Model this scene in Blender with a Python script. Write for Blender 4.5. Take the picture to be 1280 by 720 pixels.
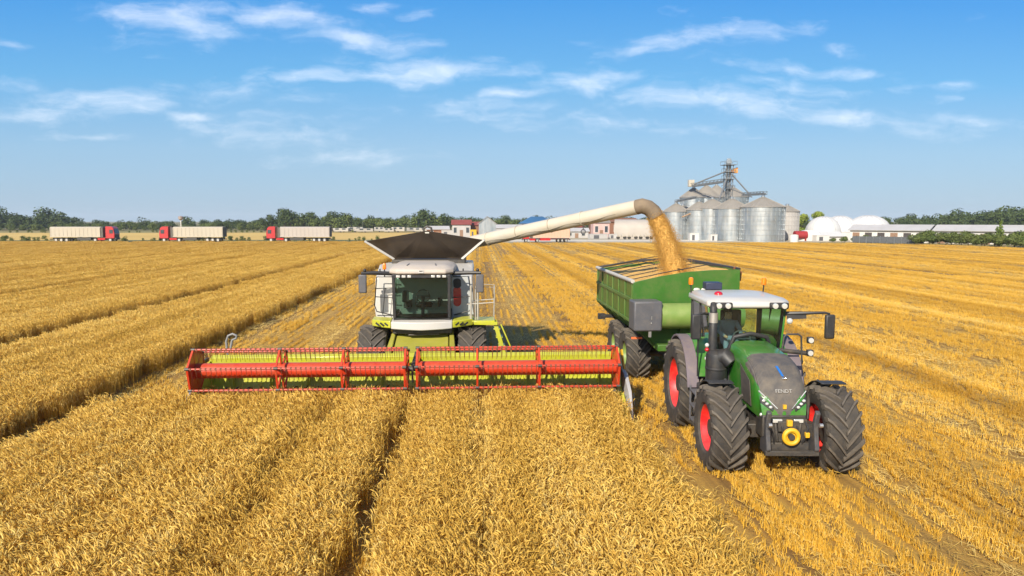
import bpy, bmesh, math, random
import numpy as np
from mathutils import Vector, Matrix
R = math.radians
scene = bpy.context.scene
COL = scene.collection
for _o in list(bpy.data.objects):
    bpy.data.objects.remove(_o)
# ------------------------------------------------------------------ camera
cd = bpy.data.cameras.new('camera')
cam = bpy.data.objects.new('camera', cd)
COL.objects.link(cam)
cam.location = (0, 0, 5.0)
cam.rotation_euler = (R(90 - 5.546), 0, R(-2.85))
cd.sensor_width = 36.0
cd.lens = 865.0 / 1280.0 * 36.0
cd.clip_start = 0.1
cd.clip_end = 9000
scene.camera = cam
# ------------------------------------------------------------------ exposure
scene.view_settings.view_transform = 'Standard'
scene.view_settings.look = 'None'
scene.view_settings.gamma = 1.0
scene.view_settings.exposure = 0.6
scene.cycles.max_bounces = 6
scene.cycles.transparent_max_bounces = 12
scene.cycles.volume_bounces = 0
# ------------------------------------------------------------------ sun
SUND = Vector((-0.465, -0.88, 0.646)).normalized()
sl = bpy.data.lights.new('sun', 'SUN')
sl.energy = 4.9
sl.angle = R(0.55)
sl.color = (1.0, 0.91, 0.76)
sun = bpy.data.objects.new('sun', sl)
COL.objects.link(sun)
sun.location = (-40, -60, 60)
sun.rotation_euler = SUND.to_track_quat('Z', 'Y').to_euler()
# ------------------------------------------------------------------ sky with thin clouds
world = bpy.data.worlds.new('World')
scene.world = world
world.use_nodes = True
wt = world.node_tree
wt.nodes.clear()
def wn(t, **kw):
    n = wt.nodes.new(t)
    for k, v in kw.items():
        setattr(n, k, v)
    return n
wout = wn('ShaderNodeOutputWorld')
bg = wn('ShaderNodeBackground')
bg.inputs['Strength'].default_value = 0.1
sky = wn('ShaderNodeTexSky', sky_type='NISHITA')
sky.sun_disc = False
sky.sun_elevation = math.asin(SUND.z)
sky.sun_rotation = math.atan2(SUND.x, SUND.y)
sky.air_density = 1.0
sky.dust_density = 0.6
sky.ozone_density = 3.0
def wmath(op, a, b=None, c=None):
    n = wn('ShaderNodeMath', operation=op)
    for i, q in enumerate((a, b, c)):
        if q is None:
            continue
        if isinstance(q, (int, float)):
            n.inputs[i].default_value = q
        else:
            wt.links.new(q, n.inputs[i])
    return n.outputs[0]
tc = wn('ShaderNodeTexCoord')
sep = wn('ShaderNodeSeparateXYZ')
wt.links.new(tc.outputs['Generated'], sep.inputs[0])
ysafe = wmath('MAXIMUM', sep.outputs['Y'], 0.05)
U = wmath('DIVIDE', sep.outputs['X'], ysafe)
V = wmath('DIVIDE', sep.outputs['Z'], ysafe)
uv = wn('ShaderNodeCombineXYZ')
wt.links.new(U, uv.inputs[0]); wt.links.new(V, uv.inputs[1])
# wispy warp
nz = wn('ShaderNodeTexNoise')
nz.inputs['Scale'].default_value = 9.0
nz.inputs['Detail'].default_value = 5.0
wt.links.new(uv.outputs[0], nz.inputs['Vector'])
wsub = wn('ShaderNodeVectorMath', operation='SUBTRACT')
wt.links.new(nz.outputs['Color'], wsub.inputs[0]); wsub.inputs[1].default_value = (0.5, 0.5, 0.5)
wmul = wn('ShaderNodeVectorMath', operation='MULTIPLY')
wt.links.new(wsub.outputs[0], wmul.inputs[0]); wmul.inputs[1].default_value = (0.13, 0.034, 0)
wadd = wn('ShaderNodeVectorMath', operation='ADD')
wt.links.new(uv.outputs[0], wadd.inputs[0]); wt.links.new(wmul.outputs[0], wadd.inputs[1])
UVW = wadd.outputs[0]
# cloud banks: direction (x/y, z/y), half sizes, weight
CLOUDS = [(-0.4161, 0.2746, 0.0983, 0.0231, 0.85, 0.14), (-0.335, 0.2864, 0.0809, 0.0104, 0.6, 0.105), (-0.2702, 0.283, 0.104, 0.015, 0.9, 0.105), (-0.2051, 0.2754, 0.0462, 0.0104, 0.6, 0.0), (-0.1563, 0.2502, 0.0751, 0.0162, 0.9, 0.105), (-0.09, 0.2456, 0.0462, 0.0081, 0.5, 0.14), (-0.0794, 0.2054, 0.0925, 0.0173, 1.0, -0.052), (-0.2234, 0.2029, 0.0694, 0.0139, 0.8, 0.0), (-0.1899, 0.2228, 0.0578, 0.0092, 0.3, 0.0), (-0.5234, 0.1644, 0.0925, 0.0162, 0.75, 0.035), (-0.4003, 0.1469, 0.052, 0.0092, 0.75, 0.0), (-0.3824, 0.1851, 0.0578, 0.0139, 0.5, 0.0), (-0.5369, 0.1166, 0.0578, 0.0069, 0.6, 0.0), (-0.6231, 0.1871, 0.0578, 0.0092, 0.5, 0.0), (0.3234, 0.2607, 0.1272, 0.0139, 0.85, -0.087), (0.2202, 0.2439, 0.0462, 0.0092, 0.7, -0.087), (0.1579, 0.1968, 0.0809, 0.0208, 0.8, -0.087), (0.0498, 0.1814, 0.0405, 0.0069, 0.8, 0.0), (0.0554, 0.2112, 0.0405, 0.0104, 0.6, -0.14), (0.0048, 0.225, 0.0347, 0.0058, 0.4, 0.0), (0.5107, 0.2463, 0.037, 0.0092, 0.65, 0.14), (0.5537, 0.2131, 0.0393, 0.0092, 0.65, 0.0), (0.4777, 0.1931, 0.0809, 0.0104, 0.65, 0.105), (0.4184, 0.2016, 0.0462, 0.0069, 0.5, 0.0), (0.6982, 0.1998, 0.0289, 0.0092, 0.55, 0.0), (0.6265, 0.1911, 0.0254, 0.0069, 0.5, 0.0), (0.6874, 0.1791, 0.0231, 0.0058, 0.45, 0.0), (0.3491, 0.174, 0.1734, 0.0208, 0.72, 0.087), (0.5151, 0.1515, 0.2312, 0.0162, 0.68, 0.07), (-0.1875, 0.091, 0.104, 0.0139, 0.58, 0.0), (0.1068, 0.1429, 0.2197, 0.0162, 0.45, 0.052), (0.0158, 0.1645, 0.1272, 0.0116, 0.5, 0.0), (0.6955, 0.1471, 0.104, 0.0104, 0.5, 0.0), (-0.5884, 0.1488, 0.1156, 0.0139, 0.5, 0.0), (0.4648, 0.2189, 0.1387, 0.0116, 0.4, 0.07), (-0.3285, 0.1725, 0.1272, 0.0139, 0.45, 0.0), (-0.1389, 0.2935, 0.0347, 0.0081, 0.6, 0.0), (-0.0728, 0.288, 0.0208, 0.0069, 0.7, 0.0), (-0.2974, 0.1236, 0.1503, 0.0254, 0.48, 0.087), (-0.6408, 0.2368, 0.0231, 0.0058, 0.5, 0.0), (0.7398, 0.2986, 0.0231, 0.0069, 0.4, 0.0), (0.288, 0.2932, 0.0289, 0.0058, 0.3, 0.0), (-0.4712, 0.241, 0.0578, 0.0116, 0.25, 0.105)]
acc = None
for (cu, cv, su, sv, wgt, tilt) in CLOUDS:
    s = wn('ShaderNodeVectorMath', operation='SUBTRACT')
    wt.links.new(UVW, s.inputs[0]); s.inputs[1].default_value = (cu, cv, 0)
    vr = wn('ShaderNodeVectorRotate', rotation_type='Z_AXIS')
    vr.inputs['Angle'].default_value = tilt
    wt.links.new(s.outputs[0], vr.inputs['Vector'])
    m = wn('ShaderNodeVectorMath', operation='MULTIPLY')
    wt.links.new(vr.outputs[0], m.inputs[0]); m.inputs[1].default_value = (1 / su, 1 / sv, 0)
    l = wn('ShaderNodeVectorMath', operation='LENGTH')
    wt.links.new(m.outputs[0], l.inputs[0])
    k = wn('ShaderNodeMapRange'); k.interpolation_type = 'SMOOTHSTEP'
    wt.links.new(l.outputs['Value'], k.inputs['Value'])
    k.inputs['From Min'].default_value = 1.7; k.inputs['From Max'].default_value = 0.0
    k.inputs['To Min'].default_value = 0.0; k.inputs['To Max'].default_value = wgt
    acc = k.outputs[0] if acc is None else wmath('MAXIMUM', acc, k.outputs[0])
fmap = wn('ShaderNodeMapping')
fmap.inputs['Scale'].default_value = (14.0, 44.0, 1.0)
wt.links.new(UVW, fmap.inputs['Vector'])
fn = wn('ShaderNodeTexNoise')
fn.inputs['Scale'].default_value = 1.0
fn.inputs['Detail'].default_value = 7.0
fn.inputs['Roughness'].default_value = 0.6
wt.links.new(fmap.outputs[0], fn.inputs['Vector'])
d1 = wmath('SUBTRACT', fn.outputs[0], 0.5)
d2 = wmath('MULTIPLY', d1, 1.9)
d3 = wmath('ADD', acc, d2)
dens = wn('ShaderNodeMapRange'); dens.interpolation_type = 'SMOOTHSTEP'
wt.links.new(d3, dens.inputs['Value'])
dens.inputs['From Min'].default_value = 0.05; dens.inputs['From Max'].default_value = 1.5
dens.inputs['To Max'].default_value = 0.47
gate = wmath('GREATER_THAN', acc, 0.01)
front = wmath('GREATER_THAN', sep.outputs['Y'], 0.06)
cf = wmath('MULTIPLY', wmath('MULTIPLY', dens.outputs[0], gate), front)
mixc = wn('ShaderNodeMix', data_type='RGBA')
mixc.inputs['B'].default_value = (10.2, 9.9, 9.9, 1)
wt.links.new(cf, mixc.inputs['Factor'])
# summer haze near the horizon, deeper blue above, blended with the physical sky
grad = wn('ShaderNodeValToRGB')
ge = grad.color_ramp.elements
GR = [(0.0, (0.335, 0.475, 0.625)), (0.1, (0.285, 0.49, 0.705)), (0.2, (0.125, 0.42, 0.765)), (0.31, (0.045, 0.315, 0.765)), (0.8, (0.04, 0.22, 0.62))]
while len(ge) < len(GR): ge.new(0.5)
for e_, (p_, c_) in zip(ge, GR):
    e_.position = p_; e_.color = (*c_, 1)
wt.links.new(V, grad.inputs[0])
gs_ = wn('ShaderNodeVectorMath', operation='SCALE')
gs_.inputs['Scale'].default_value = 7.4
wt.links.new(grad.outputs[0], gs_.inputs[0])
skm = wn('ShaderNodeMix', data_type='RGBA')
fgate = wn('ShaderNodeMapRange'); fgate.interpolation_type = 'SMOOTHSTEP'
wt.links.new(sep.outputs['Y'], fgate.inputs['Value'])
fgate.inputs['From Min'].default_value = 0.0; fgate.inputs['From Max'].default_value = 0.45; fgate.inputs['To Max'].default_value = 0.85
wt.links.new(fgate.outputs[0], skm.inputs['Factor'])
wt.links.new(sky.outputs[0], skm.inputs['A']); wt.links.new(gs_.outputs[0], skm.inputs['B'])
wt.links.new(skm.outputs['Result'], mixc.inputs['A'])
wt.links.new(mixc.outputs['Result'], bg.inputs['Color'])
wt.links.new(bg.outputs[0], wout.inputs[0])

# ------------------------------------------------------------------ materials
MATS = {}
def nodes_of(name):
    m = bpy.data.materials.new(name)
    m.use_nodes = True
    nt = m.node_tree
    return m, nt, nt.nodes['Principled BSDF']
def ramp(nt, fac, stops):
    r = nt.nodes.new('ShaderNodeValToRGB')
    el = r.color_ramp.elements
    while len(el) < len(stops):
        el.new(0.5)
    for e, (p, c) in zip(el, stops):
        e.position = p
        e.color = (c[0], c[1], c[2], 1)
    nt.links.new(fac, r.inputs[0])
    return r.outputs[0]
def noise(nt, scale, detail=4, rough=0.55, stretch=None, coord='Object'):
    t = nt.nodes.new('ShaderNodeTexCoord')
    src = t.outputs[coord]
    if coord == 'World':
        g = nt.nodes.new('ShaderNodeNewGeometry'); src = g.outputs['Position']
    if stretch:
        mp = nt.nodes.new('ShaderNodeMapping')
        mp.inputs['Scale'].default_value = stretch
        nt.links.new(src, mp.inputs['Vector']); src = mp.outputs[0]
    n = nt.nodes.new('ShaderNodeTexNoise')
    n.inputs['Scale'].default_value = scale
    n.inputs['Detail'].default_value = detail
    n.inputs['Roughness'].default_value = rough
    nt.links.new(src, n.inputs['Vector'])
    return n.outputs[0]
def wnoise(nt, scale, detail=4, rough=0.55, stretch=None):
    g = nt.nodes.new('ShaderNodeNewGeometry'); src = g.outputs['Position']
    if stretch:
        mp = nt.nodes.new('ShaderNodeMapping')
        mp.inputs['Scale'].default_value = stretch
        nt.links.new(src, mp.inputs['Vector']); src = mp.outputs[0]
    n = nt.nodes.new('ShaderNodeTexNoise')
    n.inputs['Scale'].default_value = scale
    n.inputs['Detail'].default_value = detail
    n.inputs['Roughness'].default_value = rough
    nt.links.new(src, n.inputs['Vector'])
    return n.outputs[0]
def nmix(nt, fac, a, b, mode='MIX'):
    m = nt.nodes.new('ShaderNodeMix'); m.data_type = 'RGBA'; m.blend_type = mode
    for key, q in (('Factor', fac), ('A', a), ('B', b)):
        if isinstance(q, (int, float)):
            m.inputs[key].default_value = q
        elif isinstance(q, tuple):
            m.inputs[key].default_value = (q[0], q[1], q[2], 1)
        else:
            nt.links.new(q, m.inputs[key])
    return m.outputs['Result']
def rng(nt, v, a, b, c=0.0, d=1.0):
    m = nt.nodes.new('ShaderNodeMapRange')
    nt.links.new(v, m.inputs['Value'])
    m.inputs['From Min'].default_value = a; m.inputs['From Max'].default_value = b
    m.inputs['To Min'].default_value = c; m.inputs['To Max'].default_value = d
    return m.outputs[0]
def bump(nt, p, h, strength, dist=0.02):
    b = nt.nodes.new('ShaderNodeBump')
    b.inputs['Strength'].default_value = strength
    b.inputs['Distance'].default_value = dist
    nt.links.new(h, b.inputs['Height'])
    nt.links.new(b.outputs[0], p.inputs['Normal'])
def mat(name, col, rough=0.5, metal=0.0, var=0.15, scale=3.0, dirt=0.0, dirtcol=(0.32, 0.24, 0.12), coat=0.0, bmp=0.0, spec=0.5):
    if name in MATS:
        return MATS[name]
    m, nt, p = nodes_of(name)
    n = noise(nt, scale, 6, 0.6)
    c = ramp(nt, n, [(0.3, [max(0, q * (1 - var)) for q in col]), (0.7, [min(1, q * (1 + var)) for q in col])])
    if dirt > 0:
        n2 = noise(nt, scale * 1.9, 9, 0.72)
        f = rng(nt, n2, 0.6 - 0.35 * dirt, 0.76, 0.0, min(1, dirt))
        g = nt.nodes.new('ShaderNodeNewGeometry'); sx = nt.nodes.new('ShaderNodeSeparateXYZ')      # dust settles on what faces up
        nt.links.new(g.outputs['Normal'], sx.inputs[0])
        up = rng(nt, sx.outputs['Z'], 0.25, 1.0, 0.0, 0.55 * min(1, dirt + .2))
        pu = nt.nodes.new('ShaderNodeMath'); pu.operation = 'MULTIPLY'
        nt.links.new(up, pu.inputs[0]); nt.links.new(rng(nt, noise(nt, scale * 3.1, 6, .7), .3, .65), pu.inputs[1])
        mxx = nt.nodes.new('ShaderNodeMath'); mxx.operation = 'MAXIMUM'
        nt.links.new(f, mxx.inputs[0]); nt.links.new(pu.outputs[0], mxx.inputs[1]); f = mxx.outputs[0]
        c = nmix(nt, f, c, dirtcol)
        rr = rng(nt, f, 0, 1, rough, 0.85)
        nt.links.new(rr, p.inputs['Roughness'])
    else:
        p.inputs['Roughness'].default_value = rough
    nt.links.new(c, p.inputs['Base Color'])
    p.inputs['Metallic'].default_value = metal
    p.inputs['Coat Weight'].default_value = coat
    p.inputs['Coat Roughness'].default_value = 0.12
    p.inputs['Specular IOR Level'].default_value = spec
    if bmp > 0:
        bump(nt, p, noise(nt, scale * 6, 5), bmp)
    MATS[name] = m
    return m
def glass(name, tint, gloss=0.06):
    if name in MATS:
        return MATS[name]
    m, nt, p = nodes_of(name)
    nt.nodes.remove(p)
    out = nt.nodes['Material Output']
    tr = nt.nodes.new('ShaderNodeBsdfTransparent'); tr.inputs[0].default_value = (*tint, 1)
    gl = nt.nodes.new('ShaderNodeBsdfGlossy'); gl.inputs['Roughness'].default_value = 0.03
    fr = nt.nodes.new('ShaderNodeFresnel'); fr.inputs[0].default_value = 1.5
    df = nt.nodes.new('ShaderNodeBsdfDiffuse'); df.inputs[0].default_value = (0.45, 0.4, 0.28, 1)
    mx = nt.nodes.new('ShaderNodeMixShader'); mx2 = nt.nodes.new('ShaderNodeMixShader')
    mx2.inputs[0].default_value = gloss          # a film of dust on the pane
    nt.links.new(tr.outputs[0], mx2.inputs[1]); nt.links.new(df.outputs[0], mx2.inputs[2])
    nt.links.new(fr.outputs[0], mx.inputs[0]); nt.links.new(mx2.outputs[0], mx.inputs[1]); nt.links.new(gl.outputs[0], mx.inputs[2])
    nt.links.new(mx.outputs[0], out.inputs[0])
    MATS[name] = m
    return m
# ------------------------------------------------------------------ mesh builder
def rotm(rx=0, ry=0, rz=0):
    return (Matrix.Rotation(rz, 3, 'Z') @ Matrix.Rotation(ry, 3, 'Y') @ Matrix.Rotation(rx, 3, 'X'))
class MB:
    def __init__(self):
        self.v = []; self.f = []; self.mi = []; self.cur = 0
    def add(self, vs, fs):
        o = len(self.v)
        self.v += [tuple(q) for q in vs]
        for f in fs:
            self.f.append([i + o for i in f]); self.mi.append(self.cur)
        return self
    def box(self, c, s, rot=None):
        h = [q / 2 for q in s]
        vs = [Vector((x * h[0], y * h[1], z * h[2])) for x in (-1, 1) for y in (-1, 1) for z in (-1, 1)]
        if rot is not None:
            vs = [rot @ q for q in vs]
        c = Vector(c)
        return self.add([q + c for q in vs], [(0, 1, 3, 2), (4, 6, 7, 5), (0, 4, 5, 1), (2, 3, 7, 6), (0, 2, 6, 4), (1, 5, 7, 3)])
    def bounds(self, x0, x1, y0, y1, z0, z1):
        return self.box(((x0 + x1) / 2, (y0 + y1) / 2, (z0 + z1) / 2), (x1 - x0, y1 - y0, z1 - z0))
    def bar(self, p0, p1, w, h=None, up=(0, 0, 1)):
        h = h or w
        p0 = Vector(p0); p1 = Vector(p1); d = (p1 - p0).normalized()
        u = Vector(up)
        if abs(d.dot(u)) > 0.98:
            u = Vector((0, 1, 0))
        s = d.cross(u).normalized(); u = s.cross(d)
        vs = [p + s * a * w / 2 + u * b * h / 2 for p in (p0, p1) for a, b in ((-1, -1), (1, -1), (1, 1), (-1, 1))]
        return self.add(vs, [(3, 2, 1, 0), (4, 5, 6, 7), (0, 1, 5, 4), (1, 2, 6, 5), (2, 3, 7, 6), (3, 0, 4, 7)])
    def loft(self, rings, closed=True, caps=True):
        n = len(rings[0]); vs = [p for r in rings for p in r]; fs = []
        for k in range(len(rings) - 1):
            for i in range(n if closed else n - 1):
                j = (i + 1) % n
                fs.append((k * n + i, k * n + j, (k + 1) * n + j, (k + 1) * n + i))
        if caps and closed:
            fs.append(tuple(range(n - 1, -1, -1)))
            fs.append(tuple((len(rings) - 1) * n + i for i in range(n)))
        return self.add(vs, fs)
    def tube(self, pts, r, n=8, caps=True):
        pts = [Vector(p) for p in pts]
        rr = r if isinstance(r, (list, tuple)) else [r] * len(pts)
        rings = []; pu = None
        for i, p in enumerate(pts):
            d = (pts[min(i + 1, len(pts) - 1)] - pts[max(i - 1, 0)]).normalized()
            if pu is None:
                pu = Vector((0, 0, 1)) if abs(d.z) < 0.95 else Vector((0, 1, 0))
            s = d.cross(pu).normalized(); u = s.cross(d).normalized(); pu = u
            rings.append([p + (s * math.cos(a) + u * math.sin(a)) * rr[i] for a in [2 * math.pi * k / n for k in range(n)]])
        return self.loft(rings, True, caps)
    def lathe(self, prof, o=(0, 0, 0), axis='z', n=24, caps=True):
        o = Vector(o); rings = []
        for a, r in prof:
            ring = []
            for k in range(n):
                t = 2 * math.pi * k / n
                c, s = r * math.cos(t), r * math.sin(t)
                ring.append(o + (Vector((c, s, a)) if axis == 'z' else Vector((a, c, s)) if axis == 'x' else Vector((s, a, c))))
            rings.append(ring)
        return self.loft(rings, True, caps)
    def prism(self, poly, axis, d0, d1):
        def P(a, b, d):
            return (d, a, b) if axis == 'x' else (a, d, b) if axis == 'y' else (a, b, d)
        return self.loft([[P(a, b, d0) for a, b in poly], [P(a, b, d1) for a, b in poly]], True, True)
    def slab(self, quad, t):
        q = [Vector(p) for p in quad]
        n = (q[1] - q[0]).cross(q[-1] - q[0]).normalized() * t
        return self.loft([q, [p + n for p in q]], True, True)
    def face(self, pts):
        return self.add(pts, [tuple(range(len(pts)))])
    def ball(self, c, r, n=12, m=8, rot=None):
        r = r if isinstance(r, (list, tuple)) else (r, r, r)
        c = Vector(c); rings = []
        for i in range(m + 1):
            t = math.pi * i / m
            ring = []
            for k in range(n):
                a = 2 * math.pi * k / n
                q = Vector((r[0] * math.sin(t) * math.cos(a), r[1] * math.sin(t) * math.sin(a), -r[2] * math.cos(t)))
                ring.append(c + (rot @ q if rot is not None else q))
            rings.append(ring)
        return self.loft(rings, True, False)
    def obj(self, name, mats, parent=None, bevel=0.0, angle=35, fix=True):
        me = bpy.data.meshes.new(name)
        me.from_pydata(self.v, [], self.f)
        mats = mats if isinstance(mats, (list, tuple)) else [mats]
        for q in mats:
            me.materials.append(q)
        if len(mats) > 1:
            me.polygons.foreach_set('material_index', self.mi)
        if fix:
            b = bmesh.new(); b.from_mesh(me)
            bmesh.ops.remove_doubles(b, verts=b.verts, dist=1e-5)
            bmesh.ops.dissolve_degenerate(b, edges=b.edges, dist=1e-6)
            bmesh.ops.recalc_face_normals(b, faces=b.faces)
            b.to_mesh(me); b.free()
        me.polygons.foreach_set('use_smooth', [True] * len(me.polygons))
        me.set_sharp_from_angle(angle=R(angle))
        o = bpy.data.objects.new(name, me)
        COL.objects.link(o)
        if parent is not None:
            o.parent = parent
        if bevel > 0:
            bv = o.modifiers.new('bevel', 'BEVEL')
            bv.width = bevel; bv.segments = 2; bv.limit_method = 'ANGLE'; bv.angle_limit = R(40)
            bv.harden_normals = False
        return o
def tag(o, label=None, cat=None, group=None, kind=None):
    if label: o['label'] = label
    if cat: o['category'] = cat
    if group: o['group'] = group
    if kind: o['kind'] = kind
    return o
def empty(name, loc, rz=0.0):
    o = bpy.data.objects.new(name, None)
    COL.objects.link(o)
    o.location = loc; o.rotation_euler = (0, 0, rz)
    o.empty_display_size = 0.3
    return o
def copy_tree(o, parent=None):
    c = o.copy(); COL.objects.link(c)
    if parent is not None:
        c.parent = parent
    for ch in [q for q in bpy.data.objects if q.parent == o]:
        copy_tree(ch, c)
    return c

# ------------------------------------------------------------------ ground sheets
def wheat_mat(name, stops, trans=0.3, pscale=0.35, rough=0.6, stretch=None):
    """dry straw: colour differs from plant to plant and in soft patches over the field"""
    m, nt, p = nodes_of(name)
    n1 = wnoise(nt, pscale, 3, 0.6, stretch)
    n2 = wnoise(nt, 9.0, 2, 0.5)
    add = nt.nodes.new('ShaderNodeMath'); add.operation = 'ADD'
    nt.links.new(rng(nt, n1, 0.3, 0.7, 0.05 if 'ear' in name or 'leaf' in name else 0, 0.45 if 'ear' in name or 'leaf' in name else 0.8), add.inputs[0]); nt.links.new(rng(nt, n2, 0.25, 0.75, 0, 0.5 if 'ear' in name or 'leaf' in name else 0.22), add.inputs[1])
    c = ramp(nt, add.outputs[0], stops)
    nt.links.new(c, p.inputs['Base Color'])
    p.inputs['Roughness'].default_value = rough
    p.inputs['Specular IOR Level'].default_value = 0.35
    out = nt.nodes['Material Output']
    tl = nt.nodes.new('ShaderNodeBsdfTranslucent')
    nt.links.new(c, tl.inputs[0])
    mx = nt.nodes.new('ShaderNodeMixShader'); mx.inputs[0].default_value = trans
    nt.links.new(p.outputs[0], mx.inputs[1]); nt.links.new(tl.outputs[0], mx.inputs[2])
    nt.links.new(mx.outputs[0], out.inputs[0])
    return m
EAR = wheat_mat('ripe_ear', [(0.1, (0.5, 0.285, 0.035)), (0.5, (0.77, 0.505, 0.1)), (0.9, (0.86, 0.64, 0.18))], 0.3, 1.0, 0.6, (1.7, 0.05, 1))
LEAF = wheat_mat('dry_leaf', [(0.1, (0.48, 0.28, 0.04)), (0.5, (0.75, 0.51, 0.115)), (0.9, (0.9, 0.73, 0.31))], 0.4, 1.0, 0.6, (1.7, 0.05, 1))
STEM = wheat_mat('straw_stem', [(0.1, (0.38, 0.21, 0.025)), (0.5, (0.6, 0.35, 0.045)), (0.9, (0.74, 0.48, 0.09))], 0.25)
STUB = wheat_mat('cut_straw', [(0.1, (0.42, 0.22, 0.02)), (0.5, (0.7, 0.41, 0.045)), (0.9, (0.8, 0.53, 0.1))], 0.25, 1.0, 0.6, (0.75, 0.0035, 1))
LOOSE = wheat_mat('loose_straw', [(0.1, (0.5, 0.3, 0.05)), (0.5, (0.72, 0.48, 0.11)), (0.9, (0.88, 0.68, 0.25))], 0.25, 1.0, 0.6, (0.75, 0.0035, 1))

def soil_mat():
    m, nt, p = nodes_of('stubble_soil')
    n = wnoise(nt, 1.0, 5, 0.6, (2.2, 0.008, 1))
    n2 = wnoise(nt, 1.0, 4, 0.6, (0.55, 0.004, 1))
    n3 = wnoise(nt, 14.0, 6, 0.7)
    c = ramp(nt, n, [(0.34, (0.13, 0.068, 0.014)), (0.5, (0.28, 0.15, 0.025)), (0.66, (0.48, 0.28, 0.045))])
    c = nmix(nt, rng(nt, n2, 0.42, 0.62), c, (0.42, 0.245, 0.036))
    c = nmix(nt, rng(nt, n3, 0.45, 0.7, 0, 0.75), c, (0.2, 0.11, 0.024))
    nt.links.new(c, p.inputs['Base Color'])
    p.inputs['Roughness'].default_value = 0.9
    bump(nt, p, n3, 0.6, 0.05)
    return m
SOIL = soil_mat()
def land_mat(name, a, b, scale=0.05, stretch=None, fine=1.5):
    m, nt, p = nodes_of(name)
    n = wnoise(nt, scale, 6, 0.6, stretch); n3 = wnoise(nt, fine, 5, 0.6)
    c = ramp(nt, n, [(0.35, a), (0.65, b)])
    c = nmix(nt, rng(nt, n3, 0.4, 0.75, 0, 0.5), c, tuple(q * 0.6 for q in a))
    nt.links.new(c, p.inputs['Base Color'])
    p.inputs['Roughness'].default_value = 0.95
    bump(nt, p, n3, 0.5, 0.2)
    return m
def sheet(name, poly, z, m):
    b = MB(); b.face([(x, y, z) for x, y in poly])
    return tag(b.obj(name, m, fix=False), kind='structure')
sheet('ground', [(-3500, -300), (3500, -300), (3500, 4000), (-3500, 4000)], -0.012, land_mat('pasture', (0.2, 0.15, 0.045), (0.16, 0.15, 0.04), 0.01))
# the field ends along a line a little nearer on the right
FE = [(-260, 168), (-60, 160.5), (0, 157.5), (40, 155), (66, 154.8), (73.6, 154.4), (83, 151.2), (87.1, 146), (92.5, 140.5), (96.1, 133.5), (97.8, 127), (98.8, 119), (101, 95), (130, 20)]
def field_end(x):
    for (x0, y0), (x1, y1) in zip(FE, FE[1:]):
        if x <= x1:
            return y0 + (y1 - y0) * (x - x0) / (x1 - x0)
    return FE[-1][1]
sheet('stubble_ground', [(-260, -60), (260, -60)] + [(x, y) for x, y in reversed(FE)], 0.0, SOIL)
sheet('far_field', [(-520, 186), (-8, 186), (-8, 300), (-520, 300)], -0.004, land_mat('far_straw', (0.52, 0.33, 0.08), (0.62, 0.42, 0.11), 0.05, (0.15, 1, 1)))
sheet('grass_verge', [(-520, 176), (-20, 169), (-20, 186), (-520, 186)], -0.004, land_mat('verge_grass', (0.07, 0.085, 0.018), (0.16, 0.14, 0.03), 0.3, (.3, 1, 1)))
sheet('meadow', [(-520, 300), (40, 300), (40, 352), (-520, 352)], -0.004, land_mat('dry_meadow', (0.3, 0.22, 0.07), (0.15, 0.15, 0.045), 0.06, (0.15, 1, 1)))
sheet('yard', [(-18, 161), (40, 157), (96, 157), (150, 110), (280, 60), (280, 330), (-18, 330)], -0.006, land_mat('dusty_yard', (0.42, 0.35, 0.24), (0.3, 0.25, 0.15), 0.08))
sheet('track', [(8, 168), (60, 166), (60, 182), (8, 186)], -0.003, land_mat('pale_concrete', (0.6, 0.54, 0.45), (0.5, 0.45, 0.36), 0.2))

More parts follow.
